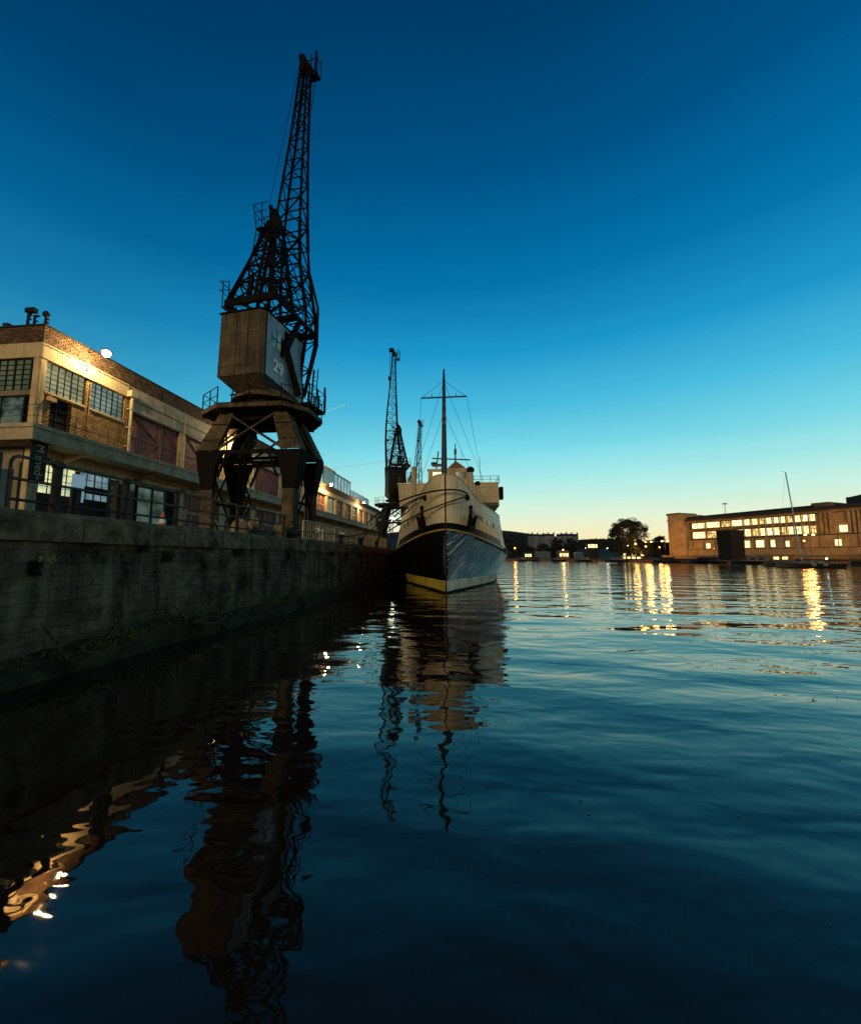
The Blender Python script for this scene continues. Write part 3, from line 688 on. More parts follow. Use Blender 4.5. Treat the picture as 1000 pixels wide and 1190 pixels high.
# balcony
bc = MB().box(FX, -20.5, 16.7, 94, 7.72, 8.47)
bc.box(-46, FX, 16.7, 17.85, 7.72, 8.47)
bo = bc.build('balcony', M['concrete'], wh, bevel=.03)
mb = MB(); mb.box(-46, -20.44, 16.62, 16.7, 8.3, 8.5); mb.box(-20.5, -20.42, 16.7, 94, 8.3, 8.5); mb.build('lip', M['concrete'], bo)
mb = MB()
for y in [16.9 + 1.9 * i for i in range(18)]: mb.bar((-20.6, y, 8.47), (-20.6, y, 9.5), .035, n=6)
for z in (8.95, 9.48): mb.bar((-20.6, 16.9, z), (-20.6, 49.2, z), .028, n=6); mb.bar((-20.6, 16.9, z), (-40, 16.9, z), .028, n=6)
mb.build('balcony_rail', M['dark'], wh)
for y in [19.5 + 5.15 * i for i in range(14)]: MB().add([(FX, y, 7.72), (-20.7, y, 7.72), (FX, y, 7.2), (FX, y + .2, 7.72), (-20.7, y + .2, 7.72), (FX, y + .2, 7.2)], [(0, 1, 2), (3, 4, 5), (0, 1, 4, 3), (1, 2, 5, 4), (0, 2, 5, 3)]).build('bracket', M['creamd'], bo)
# ground floor front
mb = MB(); slab(mb, 17.9, 49, 7.0, 7.72, .0); slab(mb, 17.9, 18.4, 3.0, 7.0, .0); slab(mb, 23.1, 23.6, 3, 7.0, .03); slab(mb, 28.2, 28.9, 3, 7, .03); slab(mb, 33.4, 34.2, 3, 7, .03); slab(mb, 38.4, 39.2, 3, 7, .03); slab(mb, 43.6, 44.3, 3, 7, .03); mb.build('ground_floor_frame', M['creamd'], wh); mb = MB(); slab(mb, 49.05, 94, 6.4, 7.72, .0)
for i in range(9): slab(mb, 49.1 + i * 5.1, 49.9 + i * 5.1, 3, 6.4, .03)
mb.build('far_ground_frame', M['endwall'], wh)
mb = MB(); slab(mb, 18.4, 23.1, 3, 5.2, -.02); slab(mb, 18.4, 23.1, 5.2, 5.5, .02)
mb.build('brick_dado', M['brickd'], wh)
window(wh, 18.45, 20.4, 5.5, 7.0, 4, 4, M['winbright'], x=FX - .1)
window(wh, 20.6, 23.05, 5.5, 7.0, 5, 4, M['winblue'], x=FX - .1)
MB().box(FX - .07, FX - .02, 20.6, 23.05, 5.85, 6.25).build('window_banner', M['slate'], wh)
MB().box(FX - .2, FX - .15, 23.6, 24.6, 3, 7.0).build('dark_door', M['glassdark'], wh)
gd = MB().box(FX - .2, FX - .15, 24.75, 27.2, 3.1, 6.9).build('glass_door', M['doorglass'], wh)
mb = MB()
for y in (24.7, 26.0, 27.2): mb.box(FX - .15, FX - .05, y - .06, y + .06, 3.0, 7.0)
mb.box(FX - .14, FX - .06, 24.76, 27.14, 6.85, 7.0); mb.build('door_frame', M['dark'], gd)
MB().box(FX - .2, FX - .15, 27.26, 28.2, 3, 7).build('dark_door', M['black'], wh)
for a, b in [(28.9, 33.4), (34.2, 38.4), (39.2, 43.6), (44.3, 48.4)]:
    o = MB().box(FX - .22, FX - .18, a, b, 3, 7).build('ground_door', M['door'], wh)
    mb = MB()
    for q in range(1, 4): mb.box(FX - .18, FX - .12, a + (b - a) * q / 4 - .05, a + (b - a) * q / 4 + .05, 3, 7)
    mb.box(FX - .18, FX - .13, a, b, 5.6, 5.72); mb.build('door_frame', M['creamd'], o)
for i in range(8):
    MB().box(FX - .22, FX - .18, 49.5 + i * 5.1, 53.7 + i * 5.1, 3, 6.4).build('ground_door', M['glassdark'] if i % 2 else M['door'], wh)
# end elevation facing along the quay
def ewin(x0, x1, z0, z1, nx, nz, m, yy=18.02):
    w = MB().box(x0, x1, yy, yy + .02, z0, z1).build('window', m, wh)
    mb = MB()
    for k in range(nx + 1):
        x = x0 + (x1 - x0) * k / nx; t = .09 if k % 2 == 0 else .04; mb.box(x - t / 2, x + t / 2, yy - .06, yy - .004, z0, z1)
    for k in range(nz + 1):
        z = z0 + (z1 - z0) * k / nz; mb.box(x0, x1, yy - .05, yy - .002, z - .02, z + .02)
    mb.build('glazing_bar', M['dark'], w)
ewin(-25.4, -22.55, 10.75, 12.38, 6, 6, M['windim'])
ewin(-25.4, -22.75, 8.5, 10.4, 2, 1, M['folglass'])
mb = MB(); mb.box(-46, -25.45, 17.95, 18.11, 8.48, 12.41); mb.box(-25.45, -22.35, 17.93, 18.11, 10.45, 10.72); mb.build('end_wall', M['endwall'], wh)
MB().box(-46, -22.4, 17.9, 18.11, 3.0, 7.7).build('end_ground_wall', M['endwall'], wh)
MB().box(-25.5, -22.8, 17.84, 17.89, 3.2, 6.6).build('end_doorway', M['glassdark'], wh)
# rooftop pavilion of glass further along
rp = thing('rooftop_pavilion', 'glass and panel rooftop pavilion with glass balustrade on the warehouse', 'pavilion', (-22, 58, 13.15))
MB().box(-4, -.1, 0, 4.6, 0, 2.5).build('panel_wall', M['glassdark'], rp)
o = MB().box(-4, -.15, 4.62, 13.2, 0, 2.3).build('glazed_wall', M['winblue'], rp)
mb = MB()
for k in range(6): mb.box(-.15, -.08, 4.62 + 1.7 * k, 4.7 + 1.7 * k, 0, 2.35)
mb.box(-4, -.05, 4.6, 13.3, 2.3, 2.5); mb.build('frame', M['dark'], o)
MB().box(-4.1, .1, -.1, 4.7, 2.5, 2.62).build('roof', M['concrete'], rp)
gb = MB().box(-.12, -.1, 13.4, 26, 0, 1.1).build('glass_balustrade', M['winblue'], rp)
mb = MB()
for k in range(10): mb.box(-.1, -.05, 13.4 + 1.4 * k, 13.46 + 1.4 * k, 0, 1.15)
mb.box(-.13, -.04, 13.4, 26, 1.1, 1.15); mb.build('rail', M['dark'], gb)
gb = MB().box(-.12, -.1, -7.5, -.2, 0, 1.3).build('glass_balustrade', M['winblue'], rp)
mb = MB()
for k in range(7): mb.box(-.1, -.05, -7.5 + 1.2 * k, -7.44 + 1.2 * k, 0, 1.35)
mb.build('rail', M['dark'], gb)

# banner: dark cloth with text running down
bn = thing('hanging_banner', 'tall black banner with pale lettering and arrow hung under the balcony', 'banner', (-20.86, 17.4, 6.8))
MB().box(-.02, .0, -.40, .36, -.95, .9).build('cloth', M['dark'], bn)
rotx = Matrix.Rotation(R(90), 4, 'Z') @ Matrix.Rotation(R(90), 4, 'X') @ Matrix.Rotation(R(-90), 4, 'Z')
text_mesh('lettering', 'M shed', .52, Matrix.Translation((.008, 0, .08)) @ rotx, M['cream'], bn)
mb = MB(); mb.box(.004, .012, -.02, .02, -.88, -.68); mb.bar((.008, -.11, -.75), (.008, 0, -.9), .03, .01); mb.bar((.008, .11, -.75), (.008, 0, -.9), .03, .01); mb.build('arrow', M['cream'], bn)
MB().bar((-.01, -.45, .9), (-.01, .4, .9), .04, n=8).build('top_bar', M['dark'], bn)
# notice boards in front of the ground floor
nb = thing('notice_board', 'pale blue blank board standing in front of the bright ground floor window', 'board', (-21.6, 19.9, 3.03))
MB().box(-.02, .02, -.1, .62, 2.2, 3.7).build('panel', M['boardlit'], nb); MB().box(-.05, -.02, 0, .06, 0, 2.2).box(-.05, -.02, .5, .56, 0, 2.2).build('leg', M['dark'], nb)
nb = thing('poster_stand', 'dark poster stand with yellow lettering before the blue panes', 'board', (-21.5, 22.2, 3.03))
MB().box(-.02, .02, -.3, .45, 1.4, 3.8).build('panel', M['dark'], nb); MB().box(-.05, -.02, -.2, -.14, 0, 1.4).box(-.05, -.02, .3, .36, 0, 1.4).build('leg', M['dark'], nb)
mb = MB(); mb.box(.02, .03, -.1, .25, 3.2, 3.4).box(.02, .03, -.2, .35, 2.95, 3.0).box(.02, .03, -.05, .2, 2.1, 2.3); mb.build('print', M['yellow'], nb)
# parked bicycle-like rack hoops against the dado
for i, y in enumerate((18.9, 20.0, 21.2)):
    mb = MB(); mb.path([(-19.8, y, 3.03), (-19.8, y, 3.75), (-19.8, y + .12, 3.85), (-19.8, y + .6, 3.85), (-19.8, y + .72, 3.75), (-19.8, y + .72, 3.03)], .06, 8)
    tag(mb.build('cycle_hoop', M['dark']), ['leftmost steel cycle hoop before the dark brick dado', 'middle steel cycle hoop before the dark brick dado', 'rightmost steel cycle hoop before the dark brick dado'][i], 'cycle hoop', 'cycle hoops')

# door tracks, conduits, extra downpipes and small fittings
for (y0, y1) in [(23.6, 28.0), (28.7, 33.2), (33.9, 37.6), (39.0, 44.1), (45.6, 49.6)]:
    o = MB().box(FX + .0, FX + .10, y0, y1, 11.5, 11.6).build('door_track', M['dark'], wh)
for y in (28.35, 33.5, 38.3, 44.8, 50.1):
    o = MB().path([(FX + .14, y, 8.5), (FX + .14, y, 11.7), (FX + .14, y, 12.3)], .1, 8).build('downpipe', M['creamd'], wh)
MB().path([(FX + .13, 18.0, 13.1), (FX + .13, 23.1, 13.1)], .035, 6).build('conduit', M['dark'], wh)
MB().path([(FX + .05, 20.63, 12.4), (FX + .05, 20.63, 10.9), (FX + .05, 20.63, 8.6)], .035, 6).build('conduit', M['dark'], wh)
MB().path([(FX + .16, 23.6, 12.33), (FX + .16, 49.8, 12.33)], .04, 6).build('conduit', M['dark'], wh)
MB().path([(FX + .06, 23.9, 7.45), (FX + .06, 48, 7.45)], .04, 6).build('conduit', M['dark'], wh)
for y in (18.45, 24.2, 28.6, 33.8, 38.8):
    MB().box(FX + .02, FX + .2, y, y + .28, 7.1, 7.3).build('bulkhead_fitting', M['dark'], wh)
MB().box(FX + .02, FX + .22, 18.35, 18.75, 10.3, 10.5).build('wall_vent', M['creamd'], wh)
MB().box(FX - 2.6, FX - 2.3, 18.0, 50, 14.27, 14.5).build('roof_kerb', M['slate'], wh)
# roof cowls
def cowl(x, y, h, kind, lab):
    t = thing('roof_cowl', lab, 'vent', (x, y, 14.27), group='vents on the warehouse roof')
    MB().lathe((0, 0, 0), [(.08, 0), (.06, h * .7), (.06, h)], 10).build('pipe', M['dark'], t)
    mb = MB()
    if kind == 0: mb.box(-.12, .42, -.12, .12, h - .02, h + .22); mb.bar((-.05, 0, h * .5), (.25, 0, h), .05)
    elif kind == 1: mb.box(-.06, .25, -.06, .06, h - .02, h + .05)
    else: mb.lathe((0, 0, h), [(.05, -.1), (.16, -.02), (.17, .12), (.06, .24), (.01, .28)], 10)
    mb.build('cap', M['dark'], t)
    mb = MB()
    for k in range(2): mb.box(-.02, .2, -.03, .03, h * (.25 + .3 * k), h * (.25 + .3 * k) + .07)
    mb.build('bracket', M['dark'], t)
cowl(-23.55, 18.35, .95, 0, 'largest roof vent with a boxy tilted cap, leftmost'); cowl(-23.15, 18.35, .7, 1, 'thin low roof vent between the other two')
cowl(-22.3, 18.2, .6, 2, 'roof vent with a round cap nearest the building corner')

# wall flood lamps
def flood(y, z, power, lab, r=.13, gm='lamp', x=-20.85):
    t = thing('flood_lamp', lab, 'lamp', (x, y, z), group='flood lamps on the warehouse')
    MB().bar((FX - .1 - x, 0, .1), (-.1, 0, .1), .05, n=8).build('arm', M['dark'], t)
    MB().box(-.2, .2, -.22, .22, .10, .17).build('hood', M['dark'], t)
    MB().sphere((0, 0, -.03), r).build('bulb', M[gm], t)
    l = light('lamp_light', (-.1, -.25, -.36), power, (1, .74, .36), .12, t)
    return t
flood(20.4, 13.85, 700, 'brightest flood lamp on a bracket above the first upper windows', .21)
flood(34.6, 12.6, 600, 'flood lamp hidden behind the near crane legs', .15)
flood(57.8, 12.85, 840, 'flood lamp below the rooftop pavilion', .2)
flood(75.8, 12.6, 840, 'flood lamp farthest along the warehouse', .2)
MB().box(-.05, .05, -.05, .05, -.2, .3).build('flood_bracket_box', M['pipe'], None)
bpy.data.objects['flood_bracket_box'].location = (FX + .14, 20.3, 13.0)
tag(bpy.data.objects['flood_bracket_box'], 'small cream junction box on the lit band left of the brightest lamp', 'junction box')
bpy.data.objects['flood_bracket_box'].name = 'junction_box'
t = thing('quay_lamp', 'white floodlight on a pole seen just left of the ship', 'lamp', (-16.5, 82, 3.03))
MB().bar((0, 0, 0), (0, 0, 6.6), .15, n=8).build('pole', M['dark'], t); MB().sphere((0, -.1, 6.9), .5).build('bulb', M['lampw'], t)
MB().box(-.5, .5, -.1, .5, 7.3, 7.5).build('hood', M['dark'], t)

# ------------------------------------------------------------------ dockside cranes
def make_crane(org, head, lean, label, near=True, num=None, group='dockside cranes'):
    root = thing('dockside_crane', label, 'crane', org, group=group)
    T0 = Matrix.Identity(4)
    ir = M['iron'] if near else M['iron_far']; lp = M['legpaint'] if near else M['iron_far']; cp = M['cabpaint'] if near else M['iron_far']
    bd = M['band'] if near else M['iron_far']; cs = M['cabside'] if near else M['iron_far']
    z0 = -0.0  # heights below are above water; root sits at z=3.03
    G = 3.03
    def Z(z): return z - G
    # --- legs
    prof = [(3.9, 2.05, 2.65, 1.05, 1.6), (5.9, 2.0, 2.68, .95, 1.62), (6.6, 1.95, 2.8, .9, 1.66), (7.4, 1.78, 2.95, .8, 1.72), (8.05, 1.45, 3.02, .7, 1.75),
            (8.1, 1.85, 3.02, .95, 1.75), (9.2, 1.5, 2.5, .8, 1.55), (10.3, 1.15, 1.98, .6, 1.35)]
    for sx in (-1, 1):
        for sy in (-1, 1):
            def ring(p): return [(sx * p[1], sy * p[3], Z(p[0])), (sx * p[2], sy * p[3], Z(p[0])), (sx * p[2], sy * p[4], Z(p[0])), (sx * p[1], sy * p[4], Z(p[0]))]
            def ell(p, q, mb):   # angle-section: front plate + side plate
                t = .10
                for fn in (lambda a: [(sx * a[1], sy * (a[4] - t), Z(a[0])), (sx * a[2], sy * (a[4] - t), Z(a[0])), (sx * a[2], sy * a[4], Z(a[0])), (sx * a[1], sy * a[4], Z(a[0]))],
                           lambda a: [(sx * (a[2] - t), sy * a[3], Z(a[0])), (sx * (a[2] - .005), sy * a[3], Z(a[0])), (sx * (a[2] - .005), sy * (a[4] - t), Z(a[0])), (sx * (a[2] - t), sy * (a[4] - t), Z(a[0]))],
                           lambda a: [(sx * a[1], sy * (a[4] - t - .18), Z(a[0])), (sx * (a[1] + .06), sy * (a[4] - t - .18), Z(a[0])), (sx * (a[1] + .06), sy * (a[4] - t), Z(a[0])), (sx * a[1], sy * (a[4] - t), Z(a[0]))]):
                    mb.loft([fn(p), fn(q)])
            mb = MB()
            ell(prof[0], prof[1], mb)
            lg = mb.build('leg', lp, root)
            MB().box(min(sx * 1.95, sx * 2.75), max(sx * 1.95, sx * 2.75), min(sy * .95, sy * 1.68), max(sy * .95, sy * 1.68), Z(3.78), Z(3.9)).build('foot_plate', lp, lg)
            mb = MB()
            for a, b in ((1, 2), (2, 3), (3, 4)): ell(prof[a], prof[b], mb)
            mb.build('black_band', bd, lg)
            mb = MB()
            for a, b in ((5, 6), (6, 7)): ell(prof[a], prof[b], mb)
            mb.build('upper_leg', lp, lg)
            if near:
                for z in (4.6, 5.3, 8.7, 9.6):
                    mb = MB()
                    pp = 2.7 if z < 6 else 3.02 - (z - 8.1) * .47
                    qq = 2.0 if z < 6 else 1.9 - (z - 8.1) * .33
                    mb.box(min(sx * qq, sx * pp), max(sx * qq, sx * pp), min(sy * 1.5, sy * (1.6 + (.1 if 6 < z < 9 else .02 if z < 6 else -.1))), max(sy * 1.5, sy * (1.63 + (.05 if 6 < z < 9 else 0 if z < 6 else -.12))), Z(z), Z(z + .05))
                    mb.build('plate_seam', lp, lg)
    # --- beams and bracing of the portal
    mb = MB()
    for sy in (-1, 1):
        mb.box(-1.5, 1.5, sy * 1.7 - .06, sy * 1.7 + .06, Z(7.86), Z(8.08))
        mb.bar((-1.7, sy * 1.68, Z(6.6)), (-1.2, sy * 1.68, Z(7.9)), .12, .1); mb.bar((1.7, sy * 1.68, Z(6.6)), (1.2, sy * 1.68, Z(7.9)), .12, .1)
    for sx in (-1, 1):
        mb.box(sx * 2.9 - .06, sx * 2.9 + .06, -1.6, 1.6, Z(7.88), Z(8.06)); mb.box(sx * 2.5 - .05, sx * 2.5 + .05, -.9, .9, Z(5.2), Z(5.34))
        mb.bar((sx * 2.6, -1.1, Z(4.2)), (sx * 2.7, 1.1, Z(7.8)), .08); mb.bar((sx * 2.6, 1.1, Z(4.2)), (sx * 2.7, -1.1, Z(7.8)), .08)
    for y in (-.9, 0, .9): mb.box(-2.8, 2.8, y - .05, y + .05, Z(7.7), Z(7.86))
    mb.bar((-2.8, -1.6, Z(7.75)), (2.8, 1.6, Z(7.75)), .08); mb.bar((-2.8, 1.6, Z(7.7)), (2.8, -1.6, Z(7.7)), .08)
    mb.build('portal_beam', bd, root)
    mb = MB()
    for sy in (-1, 1):
        mb.bar((-1.9, sy * 1.62, Z(8.15)), (1.25, sy * 1.42, Z(10.15)), .16, .08); mb.bar((1.9, sy * 1.64, Z(8.15)), (-1.25, sy * 1.44, Z(10.15)), .16, .08)
    for sx in (-1, 1):
        mb.bar((sx * 2.8, -.9, Z(8.15)), (sx * 2.0, .7, Z(10.1)), .1); mb.bar((sx * 2.82, .9, Z(8.15)), (sx * 2.02, -.7, Z(10.1)), .1)
    mb.build('cross_brace', lp, root)
    # bogies
    for sx in (-1, 1):
        b = MB().box(sx * 2.35 - .16, sx * 2.35 + .16, -2.6, 3.0, Z(3.46), Z(3.76)).build('bogie_beam', lp, root)
        for y in (-2.2, -1.3, 1.5, 2.5):
            n = 14; mb = MB()
            rg = [[(sx * 2.35 + dx, y + .27 * math.cos(2 * math.pi * i / n), .28 + .27 * math.sin(2 * math.pi * i / n)) for i in range(n)] for dx in (-.09, .09)]
            mb.loft(rg); mb.build('wheel', ir, b)
    # stair inside the portal
    mb = MB()
    pts = [(-1.6, -.3, .1), (-.6, -.3, 2.2), (-1.5, .1, 4.3), (-.7, .2, 6.2), (-1.0, .3, 7.2)]
    for a, b in zip(pts, pts[1:]):
        a = Vector(a); b = Vector(b)
        for dy in (-.25, .25): mb.bar(a + Vector((0, dy, 0)), b + Vector((0, dy, 0)), .06); mb.bar(a + Vector((0, dy, .8)), b + Vector((0, dy, .8)), .03)
        for k in range(7): p = a.lerp(b, (k + .5) / 7); mb.bar(p + Vector((0, -.25, 0)), p + Vector((0, .25, 0)), .05)
    mb.build('stair', ir, root)
    if near:
        mb = MB()
        mb.path([(-1.1, -.7, .2), (-.9, -.8, 4.6)], .07, 4); mb.path([(-.8, -.7, .2), (-.6, -.8, 4.6)], .07, 4); mb.path([(2.2, .2, .3), (1.9, .4, 4.6)], .05, 4); mb.path([(1.9, .2, .3), (2.3, .5, 4.6)], .05, 4)
        mb.build('access_ladder', ir, root)
    # deck
    oc = [(-1.95, -1.8), (1.85, -1.8), (2.9, -.6), (2.9, 1.6), (1.95, 2.8), (-1.95, 2.8), (-3.6, 1.5), (-3.6, -.7)]
    dk = MB().prism(oc, Z(10.5), Z(10.74)).build('deck', lp, root)
    mb = MB()
    for i in range(8):
        a, b = oc[i], oc[(i + 1) % 8]; mb.bar((a[0] * .97, a[1] * .97, Z(10.42)), (0, .4, Z(10.2)), .14, .16)
    mb.prism([(x * .55, y * .55 + .2) for x, y in oc], Z(10.1), Z(10.49)); mb.build('deck_girder', bd if near else ir, dk)
    mb = MB()
    for i in range(8):
        a, b = Vector((*oc[i], Z(10.74))), Vector((*oc[(i + 1) % 8], Z(10.74))); a2 = a * .98; b2 = b * .98; a2.z = b2.z = Z(10.74)
        up = Vector((0, 0, 1.0))
        mb.bar(a2, a2 + up, .05); mb.bar(a2 + up * .04, b2 + up * .04, .04)
        mb.bar(a2.lerp(b2, .5), a2.lerp(b2, .5) + up, .045)
        if i != 0: mb.bar(a2 + up, b2 + up, .035); mb.bar(a2 + up * .5, b2 + up * .5, .03)
    mb.build('deck_rail', ir, dk)
    MB().lathe((0, .3, 0), [(1.35, Z(10.74)), (1.35, Z(11.2)), (2.0, Z(11.25)), (2.0, Z(11.38)), (1.5, Z(11.5)), (1.5, Z(11.8))], 28).build('slewing_ring', lp, root)
    # --- slewing upper works
    Rz = Matrix.Rotation(R(-head), 4, 'Z')
    def U(): return MB(Rz)
    RC = Rz @ Matrix.Translation((-.17, 0, 0))
    def UC(): return MB(RC)
    # cabin: chamfered plan with tapering underside
    def plan(x0, x1, y0, y1, c, z): return [(x0, y0, Z(z)), (x1 - c, y0, Z(z)), (x1, y0 + c, Z(z)), (x1, y1, Z(z)), (x0, y1, Z(z))]
    cb = UC().loft([plan(-1.62, 1.22, -1.98, 2.2, .22, 12.3), plan(-1.58, 1.18, -1.95, 2.2, .22, 16.05)]).build('cab', cp, root)
    UC().loft([plan(-.95, .8, -.95, 1.6, .1, 11.55), plan(-1.6, 1.2, -1.96, 2.1, .22, 12.295)]).build('underside', cp, cb)
    UC().prism([(-1.66, -2.04), (1.0, -2.04), (1.26, -1.8), (1.26, 2.25), (-1.66, 2.25)], Z(16.05), Z(16.12)).build('cab_roof', ir, cb)
    if near:
        mb = UC()
        mb.box(-1.6, .97, -2.0, -1.97, Z(12.3), Z(12.33)); mb.box(-1.61, .98, -2.005, -1.985, Z(12.88), Z(12.92)); mb.box(-1.6, .97, -1.995, -1.97, Z(14.72), Z(14.76))
        for x in (-.55, .2): mb.box(x, x + .04, -2.0, -1.96, Z(12.35), Z(16.0))
        for k in range(30): mb.box(-1.55 + k * .085, -1.53 + k * .085, -2.012, -1.98, Z(12.80), Z(12.82))
        mb.build('plate_seam', cp, cb)
        sp = UC().add([(1.235, -1.62, Z(12.38)), (1.235, 2.15, Z(12.0)), (1.235, 2.15, Z(16.0)), (1.235, -1.62, Z(16.0))], [(0, 1, 2, 3)]).add([(1.205, -1.62, Z(12.38)), (1.205, 2.15, Z(12.0)), (1.205, 2.15, Z(16.0)), (1.205, -1.62, Z(16.0))], [(3, 2, 1, 0)]).build('side_panel', cs, cb)
        wn_ = UC().box(1.24, 1.26, -1.2, -.35, Z(14.25), Z(15.25)).build('side_window', M['doorglass'], cb)
        mb = UC(); mb.box(1.26, 1.28, -.80, -.74, Z(14.2), Z(15.3)).box(1.26, 1.275, -1.2, -.35, Z(14.72), Z(14.78)).box(1.25, 1.29, -.36, -.1, Z(14.0), Z(15.1)); mb.build('window_frame', ir, wn_)
        tm = RC @ Matrix.Translation((1.30, -.55, Z(13.15))) @ Matrix.Rotation(R(90), 4, 'Z') @ Matrix.Rotation(R(90), 4, 'X')
        text_mesh('number', num, 1.0, tm, M['numpaint'], cb, .008, ofs=.035)
        UC().box(1.24, 1.27, .0, .55, Z(14.5), Z(15.8)).build('side_hatch', ir, cb)
    # operator platform on the water side
    op = U().box(1.25, 2.15, 1.2, 3.2, Z(11.55), Z(11.72)).build('side_platform', ir, root)
    mb = U()
    for x, y in ((2.15, 1.2), (2.15, 2.2), (2.15, 3.2), (1.7, 3.2), (1.3, 3.2), (1.7, 1.2)): mb.bar((x, y, Z(11.7)), (x, y, Z(12.9)), .07)
    for z in (12.3, 12.88): mb.path([(1.3, 1.2, Z(z)), (2.15, 1.2, Z(z)), (2.15, 3.2, Z(z)), (1.3, 3.2, Z(z))], .035, 4)
    mb.bar((2.15, 3.1, Z(11.7)), (2.15, 3.1, Z(13.4)), .1); mb.box(1.5, 1.9, 2.0, 2.4, Z(11.7), Z(14.2)) if False else None
    mb.bar((1.55, 2.4, Z(11.7)), (1.65, 2.5, Z(14.4)), .1); mb.bar((1.9, 2.4, Z(11.7)), (1.95, 2.5, Z(14.4)), .05)
    for k in range(9): mb.bar((1.55 + .01 * k, 2.4, Z(11.9 + .28 * k)), (1.9, 2.4, Z(11.9 + .28 * k)), .03)
    mb.build('platform_rail', ir, op)
    # rear ladder
    mb = U()
    for dx in (0, .32): mb.bar((-1.45 + dx, -1.2, Z(10.8)), (-1.3 + dx, -1.2, Z(12.4)), .05)
    mb.box(-1.5, -1.0, -1.25, -1.15, Z(11.5), Z(11.58)); mb.build('ladder', ir, root)
    # roof frame platform
    mb = U()
    for y in (-1.9, .3, 2.5): mb.box(-1.6, 1.75, y - .08, y + .08, Z(16.55), Z(16.95))
    for x in (-1.55, 1.65): mb.box(x - .07, x + .07, -1.8, 2.4, Z(16.62), Z(16.9))
    for x, y in ((-1.3, -1.6), (.9, -1.6), (-1.3, 2), (.9, 2), (-.2, -1.6)): mb.box(x - .1, x + .1, y - .1, y + .1, Z(16.12), Z(16.5))
    mb.bar((-1.5, -1.85, Z(16.95)), (.3, -1.9, Z(16.15)), .1); 
    rf = mb.build('roof_frame', ir, root)
    mb = U()
    for p in ((-1.75, -1.95), (-1.35, -1.95), (-1.75, -.8), (-1.75, .6), (-1.75, 2.0), (1.9, -1.2), (1.9, .6), (1.9, 2.2), (.6, -1.95)): mb.bar((*p, Z(16.6)), (*p, Z(18.05)), .045)
    for z in (17.5, 18.03): mb.path([(-1.35, -1.95, Z(z)), (-1.85, -2.1, Z(z)), (-1.75, 2.0, Z(z))], .035, 4); mb.path([(.6, -1.95, Z(z)), (1.9, -1.2, Z(z)), (1.9, 2.2, Z(z))], .035, 4)
    mb.box(-1.8, -1.5, -2.0, 2.0, Z(16.5), Z(16.54)); mb.build('roof_rail', ir, rf)
    # A-frame mast
    base = [(-1.4, -1.75), (1.35, -1.75), (1.35, .4), (-1.4, .4)]; top = [(-.35, -.1), (.25, -.1), (.25, .5), (-.35, .5)]
    zb, zt = 16.9, 23.2
    def ap(i, t): a = Vector((*base[i], Z(zb))); b = Vector((*top[i], Z(zt))); return a.lerp(b, t)
    mb = U()
    for i in range(4): mb.bar(ap(i, 0), ap(i, 1), .17)
    lv = [0, .22, .42, .6, .78, 1]
    for k in range(5):
        for i in range(4):
            j = (i + 1) % 4
            mb.bar(ap(i, lv[k + 1]), ap(j, lv[k + 1]), .09)
            mb.bar(ap(i, lv[k]), ap(j, lv[k + 1]), .075); 
            if k < 3: mb.bar(ap(j, lv[k]), ap(i, lv[k + 1]), .06)
    # raking backstays from the rear edge up to the mast head
    mb.bar((-1.5, -1.85, Z(17)), (-.3, -.3, Z(22.4)), .15); mb.bar((-1.4, -1.85, Z(17.0)), (-1.15, -1.2, Z(18.6)), .3, .12)
    mb.bar((.2, -1.8, Z(16.6)), (-.05, -.3, Z(22.9)), .16, .12); mb.bar((-.2, -1.75, Z(16.6)), (-.15, -1.6, Z(18.4)), .42, .12)
    mb.bar((1.2, -1.7, Z(17.0)), (1.55, .9, Z(17.6)), .14)
    mb.build('mast_frame', ir, root)
    def V(): return MB(Rz @ Matrix.Translation((1.0, 0, .5)))
    mb = V(); mb.loft([[(-1.05, -.35, Z(21.7)), (-.45, -.35, Z(21.7)), (-.45, .1, Z(21.7)), (-1.05, .1, Z(21.7))], [(-1.1, -.3, Z(22.6)), (-.45, -.3, Z(22.6)), (-.45, .1, Z(22.6)), (-1.1, .1, Z(22.6))], [(-1.12, -.2, Z(23.4)), (-.8, -.2, Z(23.4)), (-.8, .1, Z(23.4)), (-1.12, .1, Z(23.4))]])
    mb.build('counterweight', ir, root)
    MB(Rz @ Matrix.Translation((1.0, 0, .5))).bar((-1.12, -.1, Z(22.3)), (-1.2, -.1, Z(23.7)), .24, .24, n=10).build('counterweight_drum', ir, root)
    mp_ = V().box(-1.75, -1.0, -.7, .3, Z(21.75), Z(21.83)).build('mast_platform', ir, root)
    mb = V()
    for x, y in ((-1.75, -.7), (-1.75, .3), (-1.35, -.7), (-1.1, .3)): mb.bar((x, y, Z(21.8)), (x - (.25 if x < -1.6 else .05), y, Z(23.5)), .04)
    for z, o in ((22.3, .08), (22.9, .16), (23.45, .24)): mb.path([(-1.0, -.7, Z(z)), (-1.75 - o, -.7, Z(z)), (-1.75 - o, .3, Z(z)), (-1.0, .3, Z(z))], .032, 4)
    mb.build('platform_rail', ir, mp_)
    mb = V()
    for dx in (0, .26): mb.bar((-1.65 + dx, -.75, Z(21.8)), (-1.85 + dx, -1.1, Z(18.0)), .045)
    for k in range(10): mb.bar((-1.67 - .02 * k, -.78 - .035 * k, Z(21.6 - .37 * k)), (-1.41 - .02 * k, -.78 - .035 * k, Z(21.6 - .37 * k)), .03)
    mb.build('mast_ladder', ir, mp_)
    # jib (hinged at the front of the cab)
    L_ = lean
